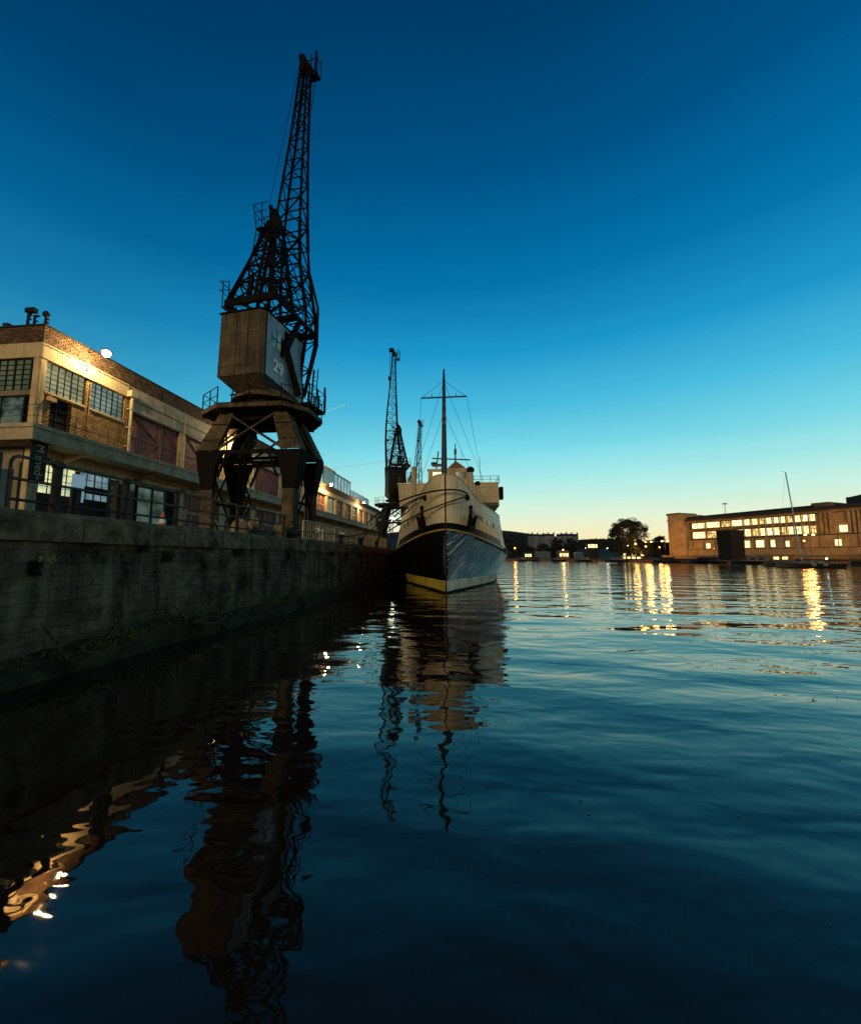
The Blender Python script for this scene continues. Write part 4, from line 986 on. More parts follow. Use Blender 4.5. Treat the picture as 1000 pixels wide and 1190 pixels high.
    st = [(12.8, .9, 0, .25), (14.6, 1.1, 0, .45), (16.6, 1.42, 0, .6), (18.2, 1.36, -.02, .65), (19.9, 1.22, -.2, .62), (21.6, 1.1, -.33, .6), (23.3, 1.0, -.36, .54), (25, .92, -.34, .5), (26.6, .83, -.28, .46),
          (28.2, .73, -.2, .4), (29.7, .63, -.12, .36), (31.2, .53, -.02, .33), (32.6, .46, .05, .3), (33.9, .4, .11, .28), (35.1, .35, .17, .26), (36.2, .31, .23, .24), (37.2, .28, .28, .22)]
    def ch(k, sx, sy):
        z, w, c, d = st[k]; return Vector((c + sx * w + L_ * (z - 12.8), 2.4 + sy * d, Z(z)))
    jb = U(); lat = U()
    cc = [(-1, -1), (1, -1), (1, 1), (-1, 1)]
    for k in range(len(st) - 1):
        th = .17 if k < 7 else .13
        for s_ in cc: jb.bar(ch(k, *s_), ch(k + 1, *s_), th)
    jb.build('jib', ir, root)
    for k in range(len(st) - 1):
        for i in range(4):
            a, b = cc[i], cc[(i + 1) % 4]
            w_ = .07 if k < 8 else .055
            if i % 2 == 0 or k > 1:
                lat.bar(ch(k + 1, *a), ch(k + 1, *b), w_)
                if (k + i) % 2: lat.bar(ch(k, *a), ch(k + 1, *b), w_)
                else: lat.bar(ch(k, *b), ch(k + 1, *a), w_)
                if k < 5: lat.bar(ch(k, *a), ch(k + 1, *b), w_ * .8); lat.bar(ch(k, *b), ch(k + 1, *a), w_ * .8)
    lat.build('jib_lattice', ir, root)
    # links between mast head, cabin side and jib
    mb = U()
    mb.bar((1.3, 1.1, Z(16.9)), (1.3, -.1, Z(14.5)), .3, .2); mb.bar((1.3, -.1, Z(14.5)), (1.32, 1.3, Z(12.2)), .34, .2)
    mb.bar((1.3, 2.0, Z(12.4)), (1.75, 2.6, Z(16.2)), .2, .16); mb.bar((1.75, 2.6, Z(16.2)), (1.85, 2.4, Z(18.6)), .16); mb.bar((1.85, 2.4, Z(18.6)), (1.25, 2.3, Z(21)), .14)
    mb.bar((-1.5, 2.3, Z(12.4)), (-1.7, 2.5, Z(17.2)), .18)
    mb.build('luffing_link', ir, root); mb = U()
    mb.bar((.0, .4, Z(23.2)), (-.6 + L_ * 10, 2.0, Z(24.4)), .12); mb.bar((-.3, .4, Z(21.6)), (.3 + L_ * 9, 2.2, Z(23)), .1)
    mb.build('luffing_link', ir, root)
    mb = U()
    for k, t in ((4, .5), (5, .78), (6, 1.0)):
        for q, sx in ((2, 1), (3, -1)): mb.bar(ap(q, t), ch(k, sx, -1), .08); mb.bar(ap(q, t), ch(k, sx, -1) + Vector((0, 0, -1.6)), .06)
    mb.bar(ap(3, 1), ch(6, 1, -1), .07); mb.bar(ap(2, .78), ch(5, -1, -1), .07)
    mb.build('tie_bar', ir, root)
    # head
    hx = .3 + L_ * 24.4
    hd = U(); hd.box(hx - .36, hx + .02, 2.1, 2.7, Z(36.9), Z(38.0)); hd.sphere((hx - .33, 2.4, Z(38.15)), .27, 8, 5); hd.bar((hx - .2, 2.4, Z(38.0)), (hx + .45, 2.4, Z(36.9)), .3, .3)
    hh = hd.build('jib_head', ir, root)
    mb = U(); a = hx + .3; mb.box(a, a + .72, 2.2, 2.7, Z(36.3), Z(36.36))
    for x in (a + .2, a + .69): mb.bar((x, 2.2, Z(36.3)), (x, 2.2, Z(38.0)), .06); mb.bar((x, 2.7, Z(36.3)), (x, 2.7, Z(38.0)), .04)
    mb.bar((a + .45, 2.4, Z(36.3)), (a + .45, 2.4, Z(38.5)), .07); mb.path([(a, 2.2, Z(37.5)), (a + .69, 2.2, Z(37.5)), (a + .69, 2.7, Z(37.5))], .045, 4); mb.box(a + .35, a + .6, 2.3, 2.5, Z(36.36), Z(36.65))
    mb.build('head_platform', ir, hh)
    # hoist ropes
    mb = U(); mb.bar((hx - .42, 2.3, Z(38.0)), (-.45, .0, Z(24.2)), .035, n=5)
    mb.bar((hx + .5, 2.8, Z(36.3)), (hx + .3, 2.8, Z(34.3)), .06, n=5)
    if not near: mb.bar((hx - .7, 2.4, Z(38.0)), (hx - .75, 2.4, Z(31.0)), .07, n=5); mb.box(hx - .85, hx - .4, 2.2, 2.6, Z(37.6), Z(38.2)); mb.box(hx - .95, hx - .6, 2.25, 2.55, Z(32.5), Z(33.1))
    mb.build('hoist_rope', ir, root)
    # ladder up the jib
    mb = U()
    for k in range(5, len(st) - 2):
        for dx in (-.14, .14):
            mb.bar(ch(k, 0, -.9) + Vector((dx, 0, 0)), ch(k + 1, 0, -.9) + Vector((dx, 0, 0)), .025)
    mb.build('jib_ladder', ir, root)
    return root
make_crane((-12.3, 22.6, 3.03), 7.6, 0., 'nearest and largest crane, with the number 29 on its cab', True, '29')
make_crane((-12.35, 65, 3.03), -20, -.03, 'middle crane rising between the warehouse and the ship, jib leaning left', False)
make_crane((-16.0, 103, 3.03), 35, .02, 'farthest crane, its jib just left of the ship mast', False)

# ------------------------------------------------------------------ ship
SHX, SHY = -1.8, 25.65
ship = thing('passenger_ship', 'moored ship seen bow-on with white topsides, dark hull and tall mast', 'ship', (SHX, SHY, 0), R(2.2))
def interp(tab, s):
    if s <= tab[0][0]: return tab[0][1]
    for (a, va), (b, vb) in zip(tab, tab[1:]):
        if s <= b:
            t = (s - a) / (b - a); return va + (vb - va) * t
    return tab[-1][1]
WL = [(0, .02), (2, .62), (4, 1.3), (7.3, 2.45), (12, 3.9), (20, 4.9), (30, 5.1), (48, 5.0), (56, 3.6), (61, .4)]
KN = [(-.55, .02), (-.5, .12), (-.3, .3), (0, .6), (1.2, 1.35), (3, 2.15), (6, 3.35), (9, 4.4), (12.4, 5.2), (16, 5.4), (48, 5.4), (56, 4.4), (61, 2)]
BD = [(-.62, .02), (-.6, .14), (-.52, .30), (-.35, .52), (0, .84), (1.2, 1.5), (3, 2.3), (6, 3.3), (9, 4.2), (12.4, 4.9), (16, 5.2), (48, 5.2), (56, 4.2), (61, 1.9)]
TP = [(-1.0, .02), (-.98, .20), (-.92, .38), (-.8, .58), (-.5, .84), (-.1, 1.08), (.5, 1.38), (1.1, 1.66), (1.9, 2.0), (3, 2.5), (6, 3.2), (9, 3.9), (12.4, 4.5), (16, 4.9), (48, 4.9), (56, 3.8), (61, 1.7)]
KZ = [(-.6, 3.78), (1.5, 3.62), (3, 3.45), (6, 3.1), (9, 2.72), (12.4, 2.42), (20, 2.2), (61, 2.4)]
BZ = [(-.6, 4.32), (1.5, 4.16), (4, 3.98), (6, 3.84), (9, 3.6), (12.4, 3.42), (20, 3.3), (61, 3.5)]
TZ = [(-1.0, 7.22), (-.6, 7.14), (-.1, 6.95), (.5, 6.68), (1.1, 6.45), (1.7, 6.2), (2.3, 5.98), (3, 5.88), (4, 5.86), (9, 5.9), (14, 6.0), (61, 5.9)]
# u = 0 at the stem of each level, so every level starts on the raked stem line
NS = [0, .02, .06, .11, .17, .25, .35, .48, .6, .78, .95, 1.3, 1.8, 2.4, 3, 3.8, 4.8, 6, 7.4, 9, 10.6, 12.4, 14.4, 17, 21, 27, 34, 42, 48, 52, 56, 59, 61.5]
def smooth_pt(tab, s, off):
    return interp(tab, s + off)
def level(name, u):
    """(half breadth, s, z) for a level at station u"""
    if name == 'keel': return (interp(WL, u + .3) * .55, u + .5, -1.2)
    if name == 'wl': return (interp(WL, u), u + .0, -.02)
    if name == 'boot':
        t = .78 / 3.4; return (interp(WL, u) * (1 - t * .55) + interp(KN, u - .08) * t * .55 if u > 0 else .02, u - .1 * (1 if u < 2 else max(0, 1 - (u - 2) / 6)), .78)
    if name == 'mid':
        return (interp(WL, u) * .52 + interp(KN, u - .3) * .48 if u > 0 else .02, u - .3 * max(0, 1 - u / 8), interp(KZ, u) * .56)
    k = max(0, 1 - u / 8)
    if name == 'kn': return (interp(KN, u - .55 * k), u - .55 * k, interp(KZ, u - .55))
    if name == 'y0': return (interp(KN, u - .56 * k) * .95 + interp(BD, u - .6 * k) * .05 + .02, u - .57 * k, interp(KZ, u - .57) + .06)
    if name == 'y1': return (interp(BD, u - .6 * k) * .6 + interp(KN, u - .6 * k) * .4, u - .6 * k, interp(KZ, u - .6) * .62 + interp(BZ, u - .6) * .38)
    if name == 'bd': return (interp(BD, u - .62 * k), u - .62 * k, interp(BZ, u - .62))
    if name == 'tp': return (interp(TP, u - 1.0 * k), u - 1.0 * k, interp(TZ, u - 1.0 * k))
def strip(name, lv, m, parent, off=0., us=NS, smooth=True, sub=1):
    o = None; mb = MB()
    for sx in (-1, 1):
        rows = []
        for u in us:
            row = []
            L0 = [level(l, u) for l in lv]
            for h, s, z in L0: row.append((sx * (h + off), s, z))
            rows.append(row)
        mb.loft(rows, cap=False, closed=False)
    return mb.build(name, m, parent, smooth=False)
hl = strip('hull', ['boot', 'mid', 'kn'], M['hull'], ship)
strip('boot_topping', ['keel', 'wl', 'boot'], M['boot'], hl)
mb = MB()
for sx in (-1, 1):
    rows = []
    for u in NS:
        h, s_, z_ = level('wl', u); h2, s2_, _ = level('boot', u)
        rows.append([(sx * (h + .03), s_, -.08), (sx * (h + .03), s_ - .02, .02), (sx * (h + (h2 - h) * .17 + .03), s_ + (s2_ - s_) * .17, .13)])
    mb.loft(rows, cap=False, closed=False)
mb.build('waterline_stripe', M['anchor'], hl)
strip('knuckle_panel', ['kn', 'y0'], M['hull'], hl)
# yellow line and navy band
mbk = strip('yellow_line', ['y0', 'y1'], M['yellow'], ship) if False else None
def frac(a, b, t):
    def f(u):
        A, B = level(a, u), level(b, u); return tuple(x + (y - x) * t for x, y in zip(A, B))
    return f
def strip2(name, fs, m, parent, off=0., us=NS, side=(-1, 1)):
    mb = MB()
    for sx in side:
        mb.loft([[(sx * (f(u)[0] + off), f(u)[1], f(u)[2]) for f in fs] for u in us], cap=False, closed=False)
    return mb.build(name, m, parent)
kb = lambda t: frac('y0', 'bd', t)
strip2('navy_band', [kb(0), kb(.05)], M['navy'], ship)
strip2('yellow_line', [kb(.05), kb(.24)], M['yellow'], ship, us=[u for u in NS if u <= 9])
strip2('navy_band', [kb(.24), kb(.6), kb(1)], M['navy'], ship, us=[u for u in NS if u <= 9])
strip2('lower_band', [kb(.05), kb(.5)], M['navy'], ship, us=[u for u in NS if u >= 9])
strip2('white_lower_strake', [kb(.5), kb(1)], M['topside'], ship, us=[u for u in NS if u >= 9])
US = sorted(NS + [1.0, 1.1, 1.5, 2.1, 2.7, 3.4, 4.3])
bw = frac('bd', 'tp', .33); bw2 = frac('bd', 'tp', .66)
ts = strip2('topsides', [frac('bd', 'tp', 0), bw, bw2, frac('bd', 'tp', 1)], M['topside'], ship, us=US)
for p in ts.data.polygons: p.use_smooth = True
# bulwark rail cap and inner face
mb = MB()
for sx in (-1, 1):
    rows = []
    for u in US:
        h, s, z = level('tp', u); hi = max(.0, h - .12); hd_ = max(.0, h - .5)
        rows.append([(sx * (h + .02), s - .02, z), (sx * (h + .02), s - .02, z + .06), (sx * hi, s + .08, z + .06), (sx * hd_, s + .35, z - .9)])
    mb.loft(rows, cap=False, closed=False)
mb.build('bulwark_cap', M['shiptan'], ship)
mb = MB(); dk_ = [(max(.05, min(level('tp', u)[0], level('bd', u)[0]) - .35), level('tp', u)[1] + .6, 5.0) for u in US if u > .5]
mb.add([(h, s, z) for h, s, z in dk_] + [(-h, s, z) for h, s, z in dk_[::-1]], [tuple(range(2 * len(dk_)))]); mb.build('deck', M['boatwood'], ship)
# fender strake at the widest line (tube along the knuckle)
mb = MB()
for sx in (-1, 1):
    pts = []
    for u in NS:
        if u < 3: continue
        h, s, z = level('kn', u); pts.append((sx * (h + .06), s, z))
    MB().path(pts, .2, 8).build('rubbing_strake', M['navy'], ship)
# stem bar
mb = MB(); sp_ = [level(l, 0) for l in ('keel', 'wl', 'boot', 'mid', 'kn', 'bd', 'tp')]
for a, b in zip(sp_, sp_[1:]): mb.bar((0, a[1] - .02, a[2]), (0, b[1] - .02, b[2]), .1, n=8)
mb.build('stem_bar', M['navy'], ship)
# ship name on both bows (faded)
def side_pt(u, t, sx, off=.02):
    h, s, z = frac('bd', 'tp', t)(u); return Vector((sx * (h + off), s, z))
M['namepaint'] = mat('faded_name_paint', (.30, .16, .07), .6, 0, .4, 6)
for sx in (-1, 1):
    if sx > 0: a, b = side_pt(1.4, .42, 1), side_pt(4.2, .42, 1)
    else: a, b = side_pt(4.2, .42, -1), side_pt(1.4, .42, -1)
    ax = (b - a).normalized(); up = (side_pt(2.8, .6, sx) - side_pt(2.8, .35, sx)).normalized(); nz = ax.cross(up).normalized(); up = nz.cross(ax)
    M4 = Matrix((ax, up, nz)).transposed().to_4x4(); mid = side_pt(2.8, .44, sx, .06); M4.translation = mid
    text_mesh('name_lettering', 'BALMORAL', .42, M4, M['namepaint'], ship, .01)
# portholes, scuppers and side windows
def port(u, t, sx, r, name='porthole'):
    p = side_pt(u, t, sx, 0); q = side_pt(u + .5, t, sx, 0); ax = (q - p).normalized(); up = Vector((0, 0, 1)); nz = ax.cross(up).normalized() * (1 if sx > 0 else -1)
    if nz.x * sx < 0: nz = -nz
    n = 12; rg = []
    for k, rr_ in ((-.02, r), (.05, r)):
        rg.append([p + nz * k + ax * rr_ * math.cos(2 * math.pi * i / n) + up * rr_ * math.sin(2 * math.pi * i / n) for i in range(n)])
    MB().loft(rg).build(name, M['glassdark'], ship)
for u in (5.2, 7.0, 9.4, 11.6): port(u, .42, 1, .19); port(u, .42, -1, .19)
for u in (15, 17, 19.5): port(u, .05, 1, .35, 'side_window')
# hawse holes with ropes; anchors
def anchor(sx):
    u = 1.5; p = frac('bd', 'tp', -.02)(u); c = Vector((sx * (p[0] + .2), p[1], p[2] + .2))
    a = thing_part = MB()
    side = Vector((.3 * sx, .95, 0)).normalized()
    K = 1.35
    V3 = lambda x, y, z: Vector((x, y, z)) * K
    a.bar(c + V3(0, 0, .75), c + V3(0, 0, -.2), .17, .15)
    a.bar(c + V3(0, 0, -.2) - side * .42 * K, c + V3(0, 0, -.2) + side * .42 * K, .3, .26)
    for k in (-1, 1):
        a.bar(c + side * .4 * k * K + V3(0, 0, -.15), c + side * .48 * k * K + V3(sx * .12, 0, .42), .17, .14)
        a.bar(c + side * .2 * k * K + V3(0, 0, -.15), c + side * .22 * k * K + V3(sx * .1, 0, .3), .2, .2)
    a.sphere(c + V3(0, 0, .8), .15, 8, 5)
    return a.build('anchor', M['anchor'], ship)
anchor(-1); anchor(1)
for sx in (-1, 1):
    p = side_pt(1.25, .72, sx); MB().sphere(p, .2, 10, 6).build('hawse_fairlead', M['navy'], ship)

# wheelhouse and bridge block (local coordinates)
SB = lambda: MB(Matrix.Translation((.45, 0, 0)))
# deckhouse behind forecastle
SB().loft([[(-4.1, 15.2, 5), (3.1, 15.2, 5), (3.1, 30, 5), (-4.1, 30, 5)], [(-4.0, 15.3, 7.2), (3.0, 15.3, 7.2), (3.0, 30, 7.2), (-4.0, 30, 7.2)]]).build('deckhouse', M['shiptan'], ship)
mb = SB(); mb.loft([[(-5.45, 14.4, 7.2), (4.3, 14.4, 7.2), (4.3, 19.5, 7.2), (-5.45, 19.5, 7.2)], [(-5.6, 14.3, 9.42), (4.2, 14.3, 9.42), (4.2, 19.5, 9.42), (-5.6, 19.5, 9.42)]]); br_ = mb.build('bridge', M['shiptan'], ship)
SB().box(-5.7, 4.3, 14.2, 19.6, 9.42, 9.5).build('bridge_top', M['shipwhite'], br_)
mb = SB()
for x in [.9 + .85 * i for i in range(5)]: mb.bar((x, 14.35, 9.5), (x, 14.35, 10.15), .05)
for z in (9.82, 10.13): mb.bar((1.0, 14.35, z), (4.25, 14.35, z), .04); mb.bar((4.25, 14.35, z), (4.25, 19, z), .04)
for x in [-5.5 + .85 * i for i in range(3)]: mb.bar((x, 14.35, 9.5), (x, 14.35, 10.15), .05)
mb.build('bridge_rail', M['dark'], br_)
mb = SB(); mb.box(1.2, 4.15, 14.2, 14.29, 7.2, 7.5); mb.build('bridge_shade_strip', M['boatblack'], br_)  # black strip painting in the shade below the starboard bridge wing
SB().box(4.32, 4.72, 14.6, 15.4, 7.9, 9.1).build('sidelight_box', M['anchor'], br_)
SB().box(-6.1, -5.72, 14.6, 15.4, 7.9, 9.1).build('sidelight_box', M['anchor'], br_)
for x in (1.4, 2.4): SB().box(x, x + .7, 15.12, 15.18, 5.6, 6.7).build('deckhouse_window', M['glassdark'], ship)
w_ = SB().box(-2.5, 1.35, 12.6, 17, 7.2, 10.45).build('wheelhouse', M['shiptan'], ship)
SB().box(-2.6, 1.45, 12.5, 17.1, 10.45, 10.52).build('roof', M['shipwhite'], w_)
for x0, x1 in ((-2.05, -1.0), (.1, 1.1)):
    SB().box(x0, x1, 12.54, 12.59, 9.5, 10.22).build('window', M['glassdark'], w_)
    SB().box(x0 - .08, x1 + .08, 12.5, 12.535, 10.22, 10.29).box(x0 - .08, x1 + .08, 12.5, 12.535, 9.43, 9.5).box((x0 + x1) / 2 - .03, (x0 + x1) / 2 + .03, 12.5, 12.538, 9.5, 10.22).build('window_frame', M['shiptan'], w_)
SB().add([(-.75, 12.6, 10.52), (1.15, 12.6, 10.52), (0.1, 12.6, 11.3), (-.75, 15, 10.52), (1.15, 15, 10.52), (.1, 15, 11.3)], [(0, 1, 2), (3, 4, 5), (0, 1, 4, 3), (1, 2, 5, 4), (0, 2, 5, 3)]).build('gable_canopy', M['boatwood'], w_)
# radar
rd = MB().bar((-1.3, 12.9, 10.5), (-1.1, 12.9, 12.3), .12).box(-1.7, -.8, 12.7, 13.1, 10.85, 11.05).build('radar_scanner', M['dark'], w_)
MB().lathe((-1.5, 12.9, 10.95), [(.05, 0), (.3, .05), (.3, .25), (.05, .3)], 12).build('radar_dome', M['dark'], rd)
# mast with yards
MX, MY = -.35, 7.4
ms = MB().lathe((MX, MY, 0), [(.28, 5.0), (.24, 9.5), (.17, 14), (.12, 16.8), (.07, 17.9)], 14).build('mast', M['boatblack'], ship)
mb = MB(); mb.bar((MX - 1.9, MY - .1, 15.4), (MX + 1.9, MY - .1, 15.45), .13, n=8)
for x in (-1.0, 1.0): mb.bar((MX + x, MY - .1, 15.4), (MX + x, MY - .1, 15.75), .06)
mb.build('yard', M['boatblack'], ms)
MB().box(MX - .16, MX + .16, MY - .3, MY, 13.6, 14.1).box(MX - .14, MX + .14, MY - .28, MY, 13.0, 13.35).box(MX - .1, MX + .1, MY - .25, MY, 14.6, 14.9).build('mast_lantern', M['dark'], ms)
mb = MB()
for x in (-1.88, 1.88): mb.bar((MX + x, MY - .1, 15.42), (MX, MY, 16.9), .035, n=5)
mb.bar((MX - 1.88, MY - .1, 15.4), (MX - 2.9, 13.5, 9.6), .03, n=5); mb.bar((MX + 1.88, MY - .1, 15.4), (MX + 3.4, 14.2, 10), .03, n=5)
mb.bar((MX, MY, 16.8), (MX - 3.3, 13.8, 9.6), .03, n=5); mb.bar((MX, MY, 16.8), (MX + 3.6, 14.2, 9.6), .03, n=5)
mb.bar((MX, MY, 14.2), (MX - 3.2, 10.5, 6.2), .03, n=5); mb.bar((MX, MY, 14.2), (MX + 3.9, 11.5, 6.2), .03, n=5)
mb.bar((MX, MY, 17.2), (-.0, -.8, 7.25), .03, n=5)
mb.build('rigging', M['boatblack'], ms)
# aft mast
am_ = MB().lathe((.45, 22, 0), [(.14, 7), (.1, 13.5), (.05, 15.6)], 10).build('aft_mast', M['boatblack'], ship)
MB().bar((-2.3, 22, 13.85), (2.2, 22, 13.6), .16, n=8).box(.3, .6, 21.8, 22.1, 14.3, 14.9).build('yard', M['boatblack'], am_)
# ventilators
for x, y, z1 in ((1.75, 6.6, 9.0),):
    v_ = MB().lathe((x, y, 0), [(.24, 5.0), (.24, 8.6), (.2, z1)], 14).build('ventilator', M['shiptan'], ship)
    MB().sphere((x, y, z1 + .1), .33, 12, 7, .85).build('cowl', M['navy'], v_)
for x, y, z1 in ((2.4, 8.6, 8.3),):
    v_ = MB().lathe((x, y, 0), [(.16, 5.0), (.16, z1)], 12).build('ventilator', M['shiptan'], ship); MB().sphere((x, y, z1 + .05), .24, 10, 6).build('cowl', M['navy'], v_)
v_ = MB().lathe((-2.75, 6.6, 0), [(.2, 5.0), (.2, 8.9), (.17, 9.2)], 12).build('ventilator', M['shiptan'], ship); MB().lathe((-2.75, 6.6, 9.2), [(.2, 0), (.24, .1), (.1, .25), (.01, .28)], 12).build('cowl', M['shiptan'], v_)
# aerials
mb = MB(); mb.bar((2.9, 14.6, 9.5), (2.95, 14.6, 12.2), .03, n=5); mb.bar((1.1, 12.8, 10.5), (1.1, 12.8, 12.4), .03, n=5); mb.build('aerial', M['dark'], ship)
# funnel farther aft
MB().loft([[(1.0 * math.cos(a), 27 + 1.6 * math.sin(a), 7) for a in [2 * math.pi * i / 16 for i in range(16)]], [(.9 * math.cos(a), 27.3 + 1.5 * math.sin(a), 10.6) for a in [2 * math.pi * i / 16 for i in range(16)]]]).build('funnel', M['yellow'], ship)
MB().loft([[(-4.6, 21, 5), (4.6, 21, 5), (4.6, 46, 5), (-4.6, 46, 5)], [(-4.5, 21, 7.4), (4.5, 21, 7.4), (4.5, 46, 7.4), (-4.5, 46, 7.4)]]).build('aft_saloon', M['shipwhite'], ship)
# tyre fenders on the starboard quarter
for i, u in enumerate((9.5, 12.0)):
    h, s, z = level('kn', u); MB().sphere((h + .1, s, z + .12), .28, 10, 6, .5).build('tyre_fender', M['boatblack'], ship)

# mooring ropes
rng = [((-.42, 26.3, 6.15), (-.6, 23.0, 6.5), (-4.6, 22.4, 5.9), (-8.3, 31.0, 4.7), .13), ((-.42, 26.3, 6.1), (-.7, 23.4, 5.6), (-4.4, 22.6, 4.6), (-8.5, 34.5, 3.3), .11),
       ((-3.3, 26.6, 6.2), (-3.9, 25.8, 6.0), (-6.3, 27.6, 4.9), (-8.6, 30.5, 3.5), .11), ((-3.4, 26.7, 6.1), (-4.0, 25.6, 5.8), (-6.4, 29.0, 5.0), (-8.7, 36.0, 3.5), .09), ((-3.9, 27.4, 5.9), (-4.6, 26.2, 4.6), (-6.6, 25.8, 3.6), (-8.5, 25.6, 3.5), .1)]
rlab = ['highest mooring rope crossing the bow from the starboard fairlead', 'sagging mooring rope crossing the bow below the highest one', 'mooring rope running steeply from the port fairlead to the quay',
        'thin mooring rope from the port side to the quay behind', 'lowest mooring rope from the port side sagging to the quay']
for (a, b, c, d, w), lb in zip(rng, rlab):
    a, b, c, d = Vector(a), Vector(b), Vector(c), Vector(d); pts = []
    for i in range(21):
        t = i / 20; q = a * (1 - t) ** 3 + b * 3 * t * (1 - t) ** 2 + c * 3 * t * t * (1 - t) + d * t ** 3; pts.append(q)
    tag(MB().path(pts, w * .8, 8).build('mooring_rope', M['rope']), lb, 'rope', 'mooring ropes of the ship')
# iron bollards on the quay
for i, (x, y) in enumerate([(-8.5, 25.6), (-8.6, 30.6), (-8.7, 36.0)]):
    tag(MB().lathe((x, y, 3.03), [(.2, 0), (.16, .1), (.14, .45), (.24, .5), (.24, .6), (.1, .66)], 14).build('bollard', M['dark']), ['nearest iron mooring bollard on the quay', 'middle iron mooring bollard holding the steep rope', 'farthest iron mooring bollard beside the ship'][i], 'bollard', 'mooring bollards')
# pale life-line cable along the quay near crane
tag(MB().path(sag((-8.3, 17.2, 3.5), (-8.5, 25.6, 3.75), .12), .04, 6).build('slack_cable', M['rope_light']), 'pale slack cable strung past the near crane foot', 'cable')

# ------------------------------------------------------------------ far bank
FB = [(-200, 420), (-20, 300), (22, 276), (66, 226), (85, 192), (100, 165), (112, 142), (140, 118), (190, 96), (320, 40)]
back = [(3000, 40), (3000, 3900), (-2400, 3900), (-2400, 420)]
struct(MB().prism(FB + back, 1.2, 1.65).build('far_bank', M['farground']))
mb = MB()
for a, b in zip(FB, FB[1:]):
    mb.add([(*a, -1), (*b, -1), (*b, 1.66), (*a, 1.66)], [(0, 1, 2, 3)])
mb.build('far_quay_wall', M['coping']); tag(bpy.data.objects['far_quay_wall'], 'low dark quay wall along the far side of the harbour', 'wall')
# upper terrace in front of the office building
# office building
A = Vector((98, 204, 0)); D_ = Vector((.473, -.881, 0)); N_ = Vector((-.881, -.473, 0))
ob = thing('office_building', 'long sandstone waterfront office with rows of lit windows and flat dark roof', 'building')
TM = Matrix(((D_.x, -N_.x, 0, A.x), (D_.y, -N_.y, 0, A.y), (0, 0, 1, 0), (0, 0, 0, 1)))   # local x along facade, y inward
def F(): return MB(TM)
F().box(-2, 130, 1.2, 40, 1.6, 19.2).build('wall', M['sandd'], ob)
F().box(-8.6, .2, -1.0, 12, 1.6, 22.4).box(-8.9, .5, -1.3, 12.2, 19.4, 20.0).build('end_tower', M['sand'], ob)
F().box(-9.4, -3.0, -.8, 12, 22.4, 23.4).build('tower_attic', M['sandd'], ob)
F().box(.8, 130, -1.6, 30, 19.0, 20.1).build('flat_roof', M['slate'], ob)
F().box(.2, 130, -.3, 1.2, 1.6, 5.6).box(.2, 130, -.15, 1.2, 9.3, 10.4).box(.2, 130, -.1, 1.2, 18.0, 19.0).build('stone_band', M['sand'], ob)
mb = F()
edges = [.6, 8.8, 15.3, 19.6, 24.4, 27.4, 30.1, 32.5, 35.0, 37.4, 39.6, 41.9, 44.4, 46.6, 48.8]
for e in edges:
    F().box(e - .16, e + .16, .02, .45, 10.4, 18.0).build('column', M['sand'], ob); F().box(e + .4, e + .58, .12, .45, 10.4, 18.0).build('slim_column', M['sand'], ob)
for k in range(22):
    e = 50.2 + k * 1.25
    if k % 9 in (3, 4, 5): continue
    F().box(e, e + .75, -.5, .2, 10.4, 18.0).build('pilaster', M['sand'], ob)
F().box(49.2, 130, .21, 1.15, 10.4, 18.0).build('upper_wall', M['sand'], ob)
for i in range(len(edges) - 1):
    a, b = edges[i] + .12, edges[i + 1] - .12
    if i == 0: a = 2.6
    for z0, z1 in ((15.4, 17.7), (10.9, 13.7)):
        w = F().box(a, b, .5, .55, z0, z1).build('window', M[('farwin', 'farwin2', 'farwin', 'farwin3')[(i * 3 + int(z0)) % 4]], ob)
        mb = F(); q = a + 1.1
        while q < b - .4: mb.box(q, q + .09, .42, .499, z0, z1); q += 1.1
        mb.box(a, b, .43, .499, z0 + (z1 - z0) * .62, z0 + (z1 - z0) * .62 + .08); mb.build('mullion', M['dark'], w)
    F().box(a, b, .3, 1.2, 13.7, 15.4).build('spandrel', M['sandd'], ob) if False else None
mb = F(); mb.box(.6, 48.8, .46, 1.1, 13.75, 15.3); mb.box(.6, 48.8, .46, 1.1, 10.4, 10.9); mb.build('spandrel', M['sandd'], ob)
mb = F(); mb.box(.6, 130, 0.0, 1.2, 5.6, 9.3)
F().box(.2, 130, -.34, -.3, 5.45, 5.6).box(.2, 130, -.06, 0, 7.5, 7.62).build('string_course', M['sand'], ob)
gw = [(8.9, 10.6), (23.9, 26.6), (28.9, 31.7), (34.1, 35.5), (38.8, 40.2), (53.6, 55.3)]
mb.build('ground_storey', M['sand'], ob)
for a, b in gw: F().box(a, b, -.06, -.01, 6.3, 9.0 if a < 36 and a > 20 else 8.4).build('ground_window', M['farwinrow'], ob)
F().box(55.2, 57.2, -.04, .19, 11.0, 13.2).build('window', M['farwinrow'], ob)
F().box(22, 37, 8, 18, 20.1, 21.6).build('plant_room', M['slate'], ob); F().box(46.5, 51.5, 3, 18, 20.1, 22.0).build('plant_room', M['sandd'], ob)
mb = F(); mb.box(56, 80, 4, 26, 20.1, 23.0); mb.loft([[(56.5, 4.5, 23), (80, 4.5, 23), (80, 25, 23), (56.5, 25, 23)], [(66, 13, 26), (72, 13, 26), (72, 16, 26), (66, 16, 26)]]); mb.build('pyramid_roof', M['slate'], ob)
